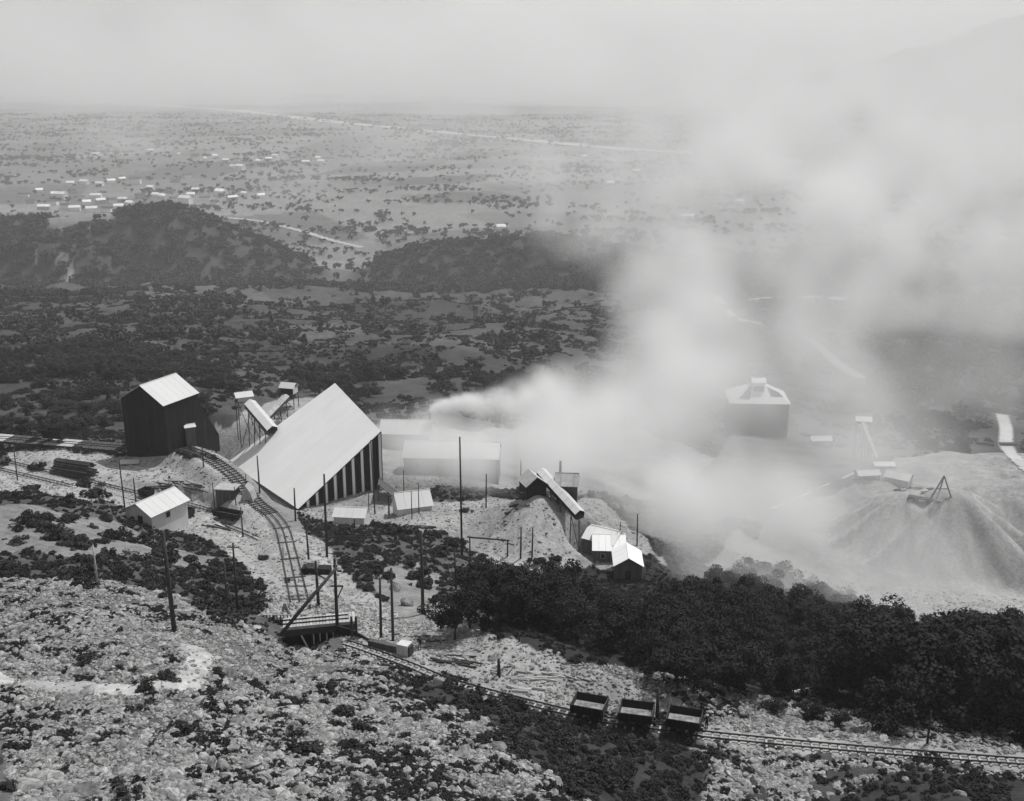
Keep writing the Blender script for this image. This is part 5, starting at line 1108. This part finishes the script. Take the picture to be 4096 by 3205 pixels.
# ================================================================ smoke
def vn3(x, y, z, s):
    ix, iy, iz = np.floor(x), np.floor(y), np.floor(z); fx, fy, fz = x-ix, y-iy, z-iz
    fx, fy, fz = [f*f*(3-2*f) for f in (fx, fy, fz)]; out = 0
    for a in (0, 1):
        for b in (0, 1):
            for c in (0, 1):
                h = _hash(ix+a, iy+b+(iz+c)*131, s); out = out+h*(fx if a else 1-fx)*(fy if b else 1-fy)*(fz if c else 1-fz)
    return out
def fbm3(x, y, z, o=4, s=0):
    t = 0; a = .5
    for i in range(o): t = t+a*vn3(x, y, z, s+i*7); x, y, z = x*2.1+3.1, y*2.1+1.7, z*2.1+9.2; a *= .5
    return t/(1-.5**o)
sm = bpy.data.materials.new('drifting_smoke'); sm.use_nodes = True; nt = sm.node_tree; nt.nodes.remove(nt.nodes['Principled BSDF'])
pv = nt.nodes.new('ShaderNodeVolumePrincipled'); pv.inputs['Color'].default_value = (.985, .985, .985, 1); pv.inputs['Density'].default_value = 1.0; pv.inputs['Anisotropy'].default_value = .2
nt.links.new(pv.outputs[0], nt.nodes['Material Output'].inputs['Volume'])
def smoke(name, label, PUFFS, vox, nscale, wisp, pad=1.0, depthk=1.6):
    C = []
    for px, row, y, rp, tau in PUFFS:
        p = W(px, row, y); sl_ = np.linalg.norm(p-[0, 0, Z0]); r = rp*sl_/F; C.append((*p, r, tau/(1.15*r*depthk)))
    C = np.array(C); lo = (C[:, :3]-C[:, 3:4]*[1, depthk, 1]).min(0)-2; hi = (C[:, :3]+C[:, 3:4]*[1, depthk, 1]).max(0)+2
    lo[2] = max(lo[2], 150 if vox < 20 else 0); nx, ny, nz = [int(math.ceil((hi[i]-lo[i])/vox))+1 for i in range(3)]
    ax = [lo[i]+np.arange(n_)*vox for i, n_ in enumerate((nx, ny, nz))]; D = np.zeros((nx, ny, nz))
    for x, y, z, r, rho in C:
        sl_ = [np.searchsorted(ax[i], [c-r*(depthk if i == 1 else 1), c+r*(depthk if i == 1 else 1)]) for i, c in enumerate((x, y, z))]
        sx, sy, sz = [slice(*q) for q in sl_]
        d2 = ((ax[0][sx, None, None]-x)/r)**2+((ax[1][None, sy, None]-y)/(r*depthk))**2+((ax[2][None, None, sz]-z)/r)**2
        D[sx, sy, sz] += rho*np.clip(1-d2, 0, 1)**1.5*1.35
    m = D > 0; gx, gy, gz = np.meshgrid(*ax, indexing='ij'); gx, gy, gz = gx[m], gy[m], gz[m]
    dw = (fbm3(gx/nscale/2, gy/nscale/2, gz/nscale/2, 2, 5)-.5)*nscale*.9
    n_ = fbm3((gx+dw)/nscale, gy/nscale/1.3, (gz+dw*1.3)/nscale/1.35, 4, 50); D[m] *= np.clip(1+(n_-.5)*wisp*2, .03, 3.4)
    D[0] = D[-1] = 0; D[:, 0] = D[:, -1] = 0; D[:, :, -1] = 0; D[D < 1e-5] = 0
    me = bpy.data.meshes.new(name+'_samples'); nv = D.size; me.vertices.add(nv); at = me.attributes.new('dens', 'FLOAT', 'POINT'); at.data.foreach_set('value', D.transpose(2, 1, 0).ravel().astype(np.float32))
    o = bpy.data.objects.new(name, me); COL.objects.link(o); tag(o, label, kind='stuff'); me.materials.append(sm)
    ng = bpy.data.node_groups.new(name, 'GeometryNodeTree'); ng.interface.new_socket('Geometry', in_out='INPUT', socket_type='NodeSocketGeometry'); ng.interface.new_socket('Geometry', in_out='OUTPUT', socket_type='NodeSocketGeometry')
    N = ng.nodes; L_ = ng.links; gi = N.new('NodeGroupInput'); go_ = N.new('NodeGroupOutput'); vc = N.new('GeometryNodeVolumeCube')
    vc.inputs['Min'].default_value = lo; vc.inputs['Max'].default_value = [lo[i]+(n_-1)*vox for i, n_ in enumerate((nx, ny, nz))]
    for k_, n_ in zip(('Resolution X', 'Resolution Y', 'Resolution Z'), (nx, ny, nz)): vc.inputs[k_].default_value = n_
    po = N.new('GeometryNodeInputPosition'); sb = N.new('ShaderNodeVectorMath'); sb.operation = 'SUBTRACT'; sb.inputs[1].default_value = lo; L_.new(po.outputs[0], sb.inputs[0])
    dv = N.new('ShaderNodeVectorMath'); dv.operation = 'SCALE'; dv.inputs['Scale'].default_value = 1/vox; L_.new(sb.outputs[0], dv.inputs[0])
    sp = N.new('ShaderNodeSeparateXYZ'); L_.new(dv.outputs[0], sp.inputs[0])
    def mm(op, a, b=None, c=None):
        q = N.new('ShaderNodeMath'); q.operation = op
        for i, s in enumerate((a, b, c)):
            if s is None: continue
            if isinstance(s, (int, float)): q.inputs[i].default_value = s
            else: L_.new(s, q.inputs[i])
        return q.outputs[0]
    rx, ry, rz_ = [mm('ROUND', sp.outputs[i]) for i in range(3)]
    idx_ = mm('MULTIPLY_ADD', mm('MULTIPLY_ADD', rz_, float(ny), ry), float(nx), rx)
    fi = N.new('FunctionNodeFloatToInt'); L_.new(idx_, fi.inputs[0])
    na = N.new('GeometryNodeInputNamedAttribute'); na.data_type = 'FLOAT'; na.inputs['Name'].default_value = 'dens'
    si = N.new('GeometryNodeSampleIndex'); si.data_type = 'FLOAT'; si.domain = 'POINT'; si.clamp = True; L_.new(gi.outputs[0], si.inputs['Geometry']); L_.new(na.outputs[0], si.inputs['Value']); L_.new(fi.outputs[0], si.inputs['Index'])
    L_.new(si.outputs[0], vc.inputs['Density'])
    smn = N.new('GeometryNodeSetMaterial'); smn.inputs['Material'].default_value = sm; L_.new(vc.outputs[0], smn.inputs[0]); L_.new(smn.outputs[0], go_.inputs[0])
    md = o.modifiers.new('volume', 'NODES'); md.node_group = ng
    print(name, nx, ny, nz, D.max()); return o
smoke('steam_plume', 'white steam puffing from the stack behind the big shed', [(432,410,300,4,1.6),(437,407,300,6,2.2),(445,405,301,8,2.6),(455,404,302,10,2.4),(467,404,303,13,2.0),(481,405,304,17,1.6),(498,402,306,20,1.4),(519,398,309,26,1.3),(545,392,313,32,1.2)], 1.1, 4.5, 1.6, depthk=1.1)
smoke('smoke_bank', 'thick pale smoke drifting over the works and rising to the right', [
 (385,432,272,30,1.1),(420,452,262,38,1.6),(470,462,258,42,1.8),(545,452,258,38,1.1),(590,476,254,44,1.3),(430,440,280,40,1.0),
 (400,470,292,44,.9),(440,440,300,42,.9),(450,480,275,46,.9),(500,445,300,56,1.4),(530,425,320,52,1.4),(570,415,335,60,2.2),(560,460,280,48,1.1),(620,476,266,50,1.5),(610,405,345,62,2.1),(650,440,310,70,2.3),(670,510,256,56,1.3),(640,545,248,36,.8),(690,550,243,56,.9),(700,500,275,70,1.3),(730,580,228,44,.9),(770,560,255,58,.6),(790,600,222,44,.8),(820,590,248,52,.7),(850,624,218,40,.6),(880,600,250,50,.8),
 (690,400,380,70,1.5),(740,480,300,66,.55),(800,520,290,60,.9),(650,350,430,56,1.4),(700,330,480,64,1.25),(740,390,400,56,.9),
 (680,270,570,62,1.3),(720,240,640,62,1.1),(640,290,560,48,.8),(610,240,640,46,.7),(590,180,720,50,.6),(680,200,700,60,1.0),(740,170,760,66,.9),(640,140,800,60,.7),(720,110,860,70,.7),(780,120,880,70,.7),
 (800,260,640,50,.6),(850,210,740,70,.8),(900,250,720,70,.8),(960,220,780,80,1.0),(1010,270,720,80,1.0),(1030,190,850,90,1.0),(940,160,900,90,.8),(860,130,950,90,.7),(980,110,1000,100,.7),(1000,330,620,50,.4),(860,320,600,56,.6),(900,300,640,50,.6),(560,230,760,40,.4),(540,170,820,44,.4),
 (880,470,330,60,.35),(890,560,262,60,.35),(940,520,290,60,.2),(980,590,270,56,.25),(860,400,480,50,.5),(820,350,540,44,.5),(800,440,420,50,.5),(780,340,560,40,.4),(850,250,700,120,.6),(950,300,640,120,.55),(810,330,560,90,.6),(980,390,500,80,.35),(900,200,850,130,.6),(720,190,760,110,.6),(960,560,285,90,.3),(900,480,300,90,.35),(840,400,390,130,.5),(900,500,292,120,.4),(760,330,520,120,.6),(960,430,440,100,.3),(760,598,212,58,.8),(700,575,220,50,1.0),(850,618,206,48,.8),(820,560,262,70,.5),(650,500,266,60,.8),(640,440,300,72,1.3),(610,425,310,60,1.2),(690,450,330,62,1.1),(560,440,290,56,.9)], 4.6, 26, 2.9)
smoke('valley_mist', 'thin mist banks lying on the far valley floor', [(-60,100,11500,190,6),(60,100,11500,190,6),(230,100,11500,190,6),(400,100,11500,190,6),(560,105,11000,170,6),(700,105,11000,170,4),(720,110,10500,170,1.4),(880,110,10000,170,1.3),(1030,110,9500,180,1.2),(60,60,12500,150,1.3),(300,60,12500,170,1.3),(550,60,12500,170,1.3),(800,60,12000,170,1.2),(1000,50,12000,170,.9),(980,60,5500,150,.7),(880,70,6000,150,.6),(60,150,4200,120,.3),(330,178,3000,90,.3),(470,150,3600,90,.25),(620,165,3300,90,.35),(800,200,2700,150,.5),(950,215,2400,150,.6),(1020,180,2800,130,.5),(640,230,2200,100,.3),(250,130,5200,110,.3),*[(q, 103+(q//60)%3, 7200+(q*37)%600, 105, .55) for q in range(-40, 760, 85)],*[(q, 113, 5900+(q*53)%700, 85, .32) for q in range(-40, 760, 70)],(40,110,9000,110,2),(200,112,9000,110,2),(360,100,9500,130,2.4),(520,100,9000,130,2.4),(120,165,3600,70,.35),(400,170,3300,80,.35),(520,195,2700,70,.35),(300,200,2500,50,.25),(700,150,4200,110,.5)], 80, 560, 1.9, depthk=.8)
# ================================================================ haze
hz = MB().box(-16500, -500, -60, 16500, 21500, 1250).build('haze', None); 
hm_ = bpy.data.materials.new('valley_haze'); hm_.use_nodes = True; nt = hm_.node_tree; nt.nodes.remove(nt.nodes['Principled BSDF'])
pv = nt.nodes.new('ShaderNodeVolumePrincipled'); pv.inputs['Color'].default_value = (.98, .98, .98, 1); pv.inputs['Density'].default_value = 1.4e-4; pv.inputs['Anisotropy'].default_value = .2
nt.links.new(pv.outputs[0], nt.nodes['Material Output'].inputs['Volume']); hz.data.materials.append(hm_); tag(hz, 'pale haze filling the whole valley', kind='stuff')
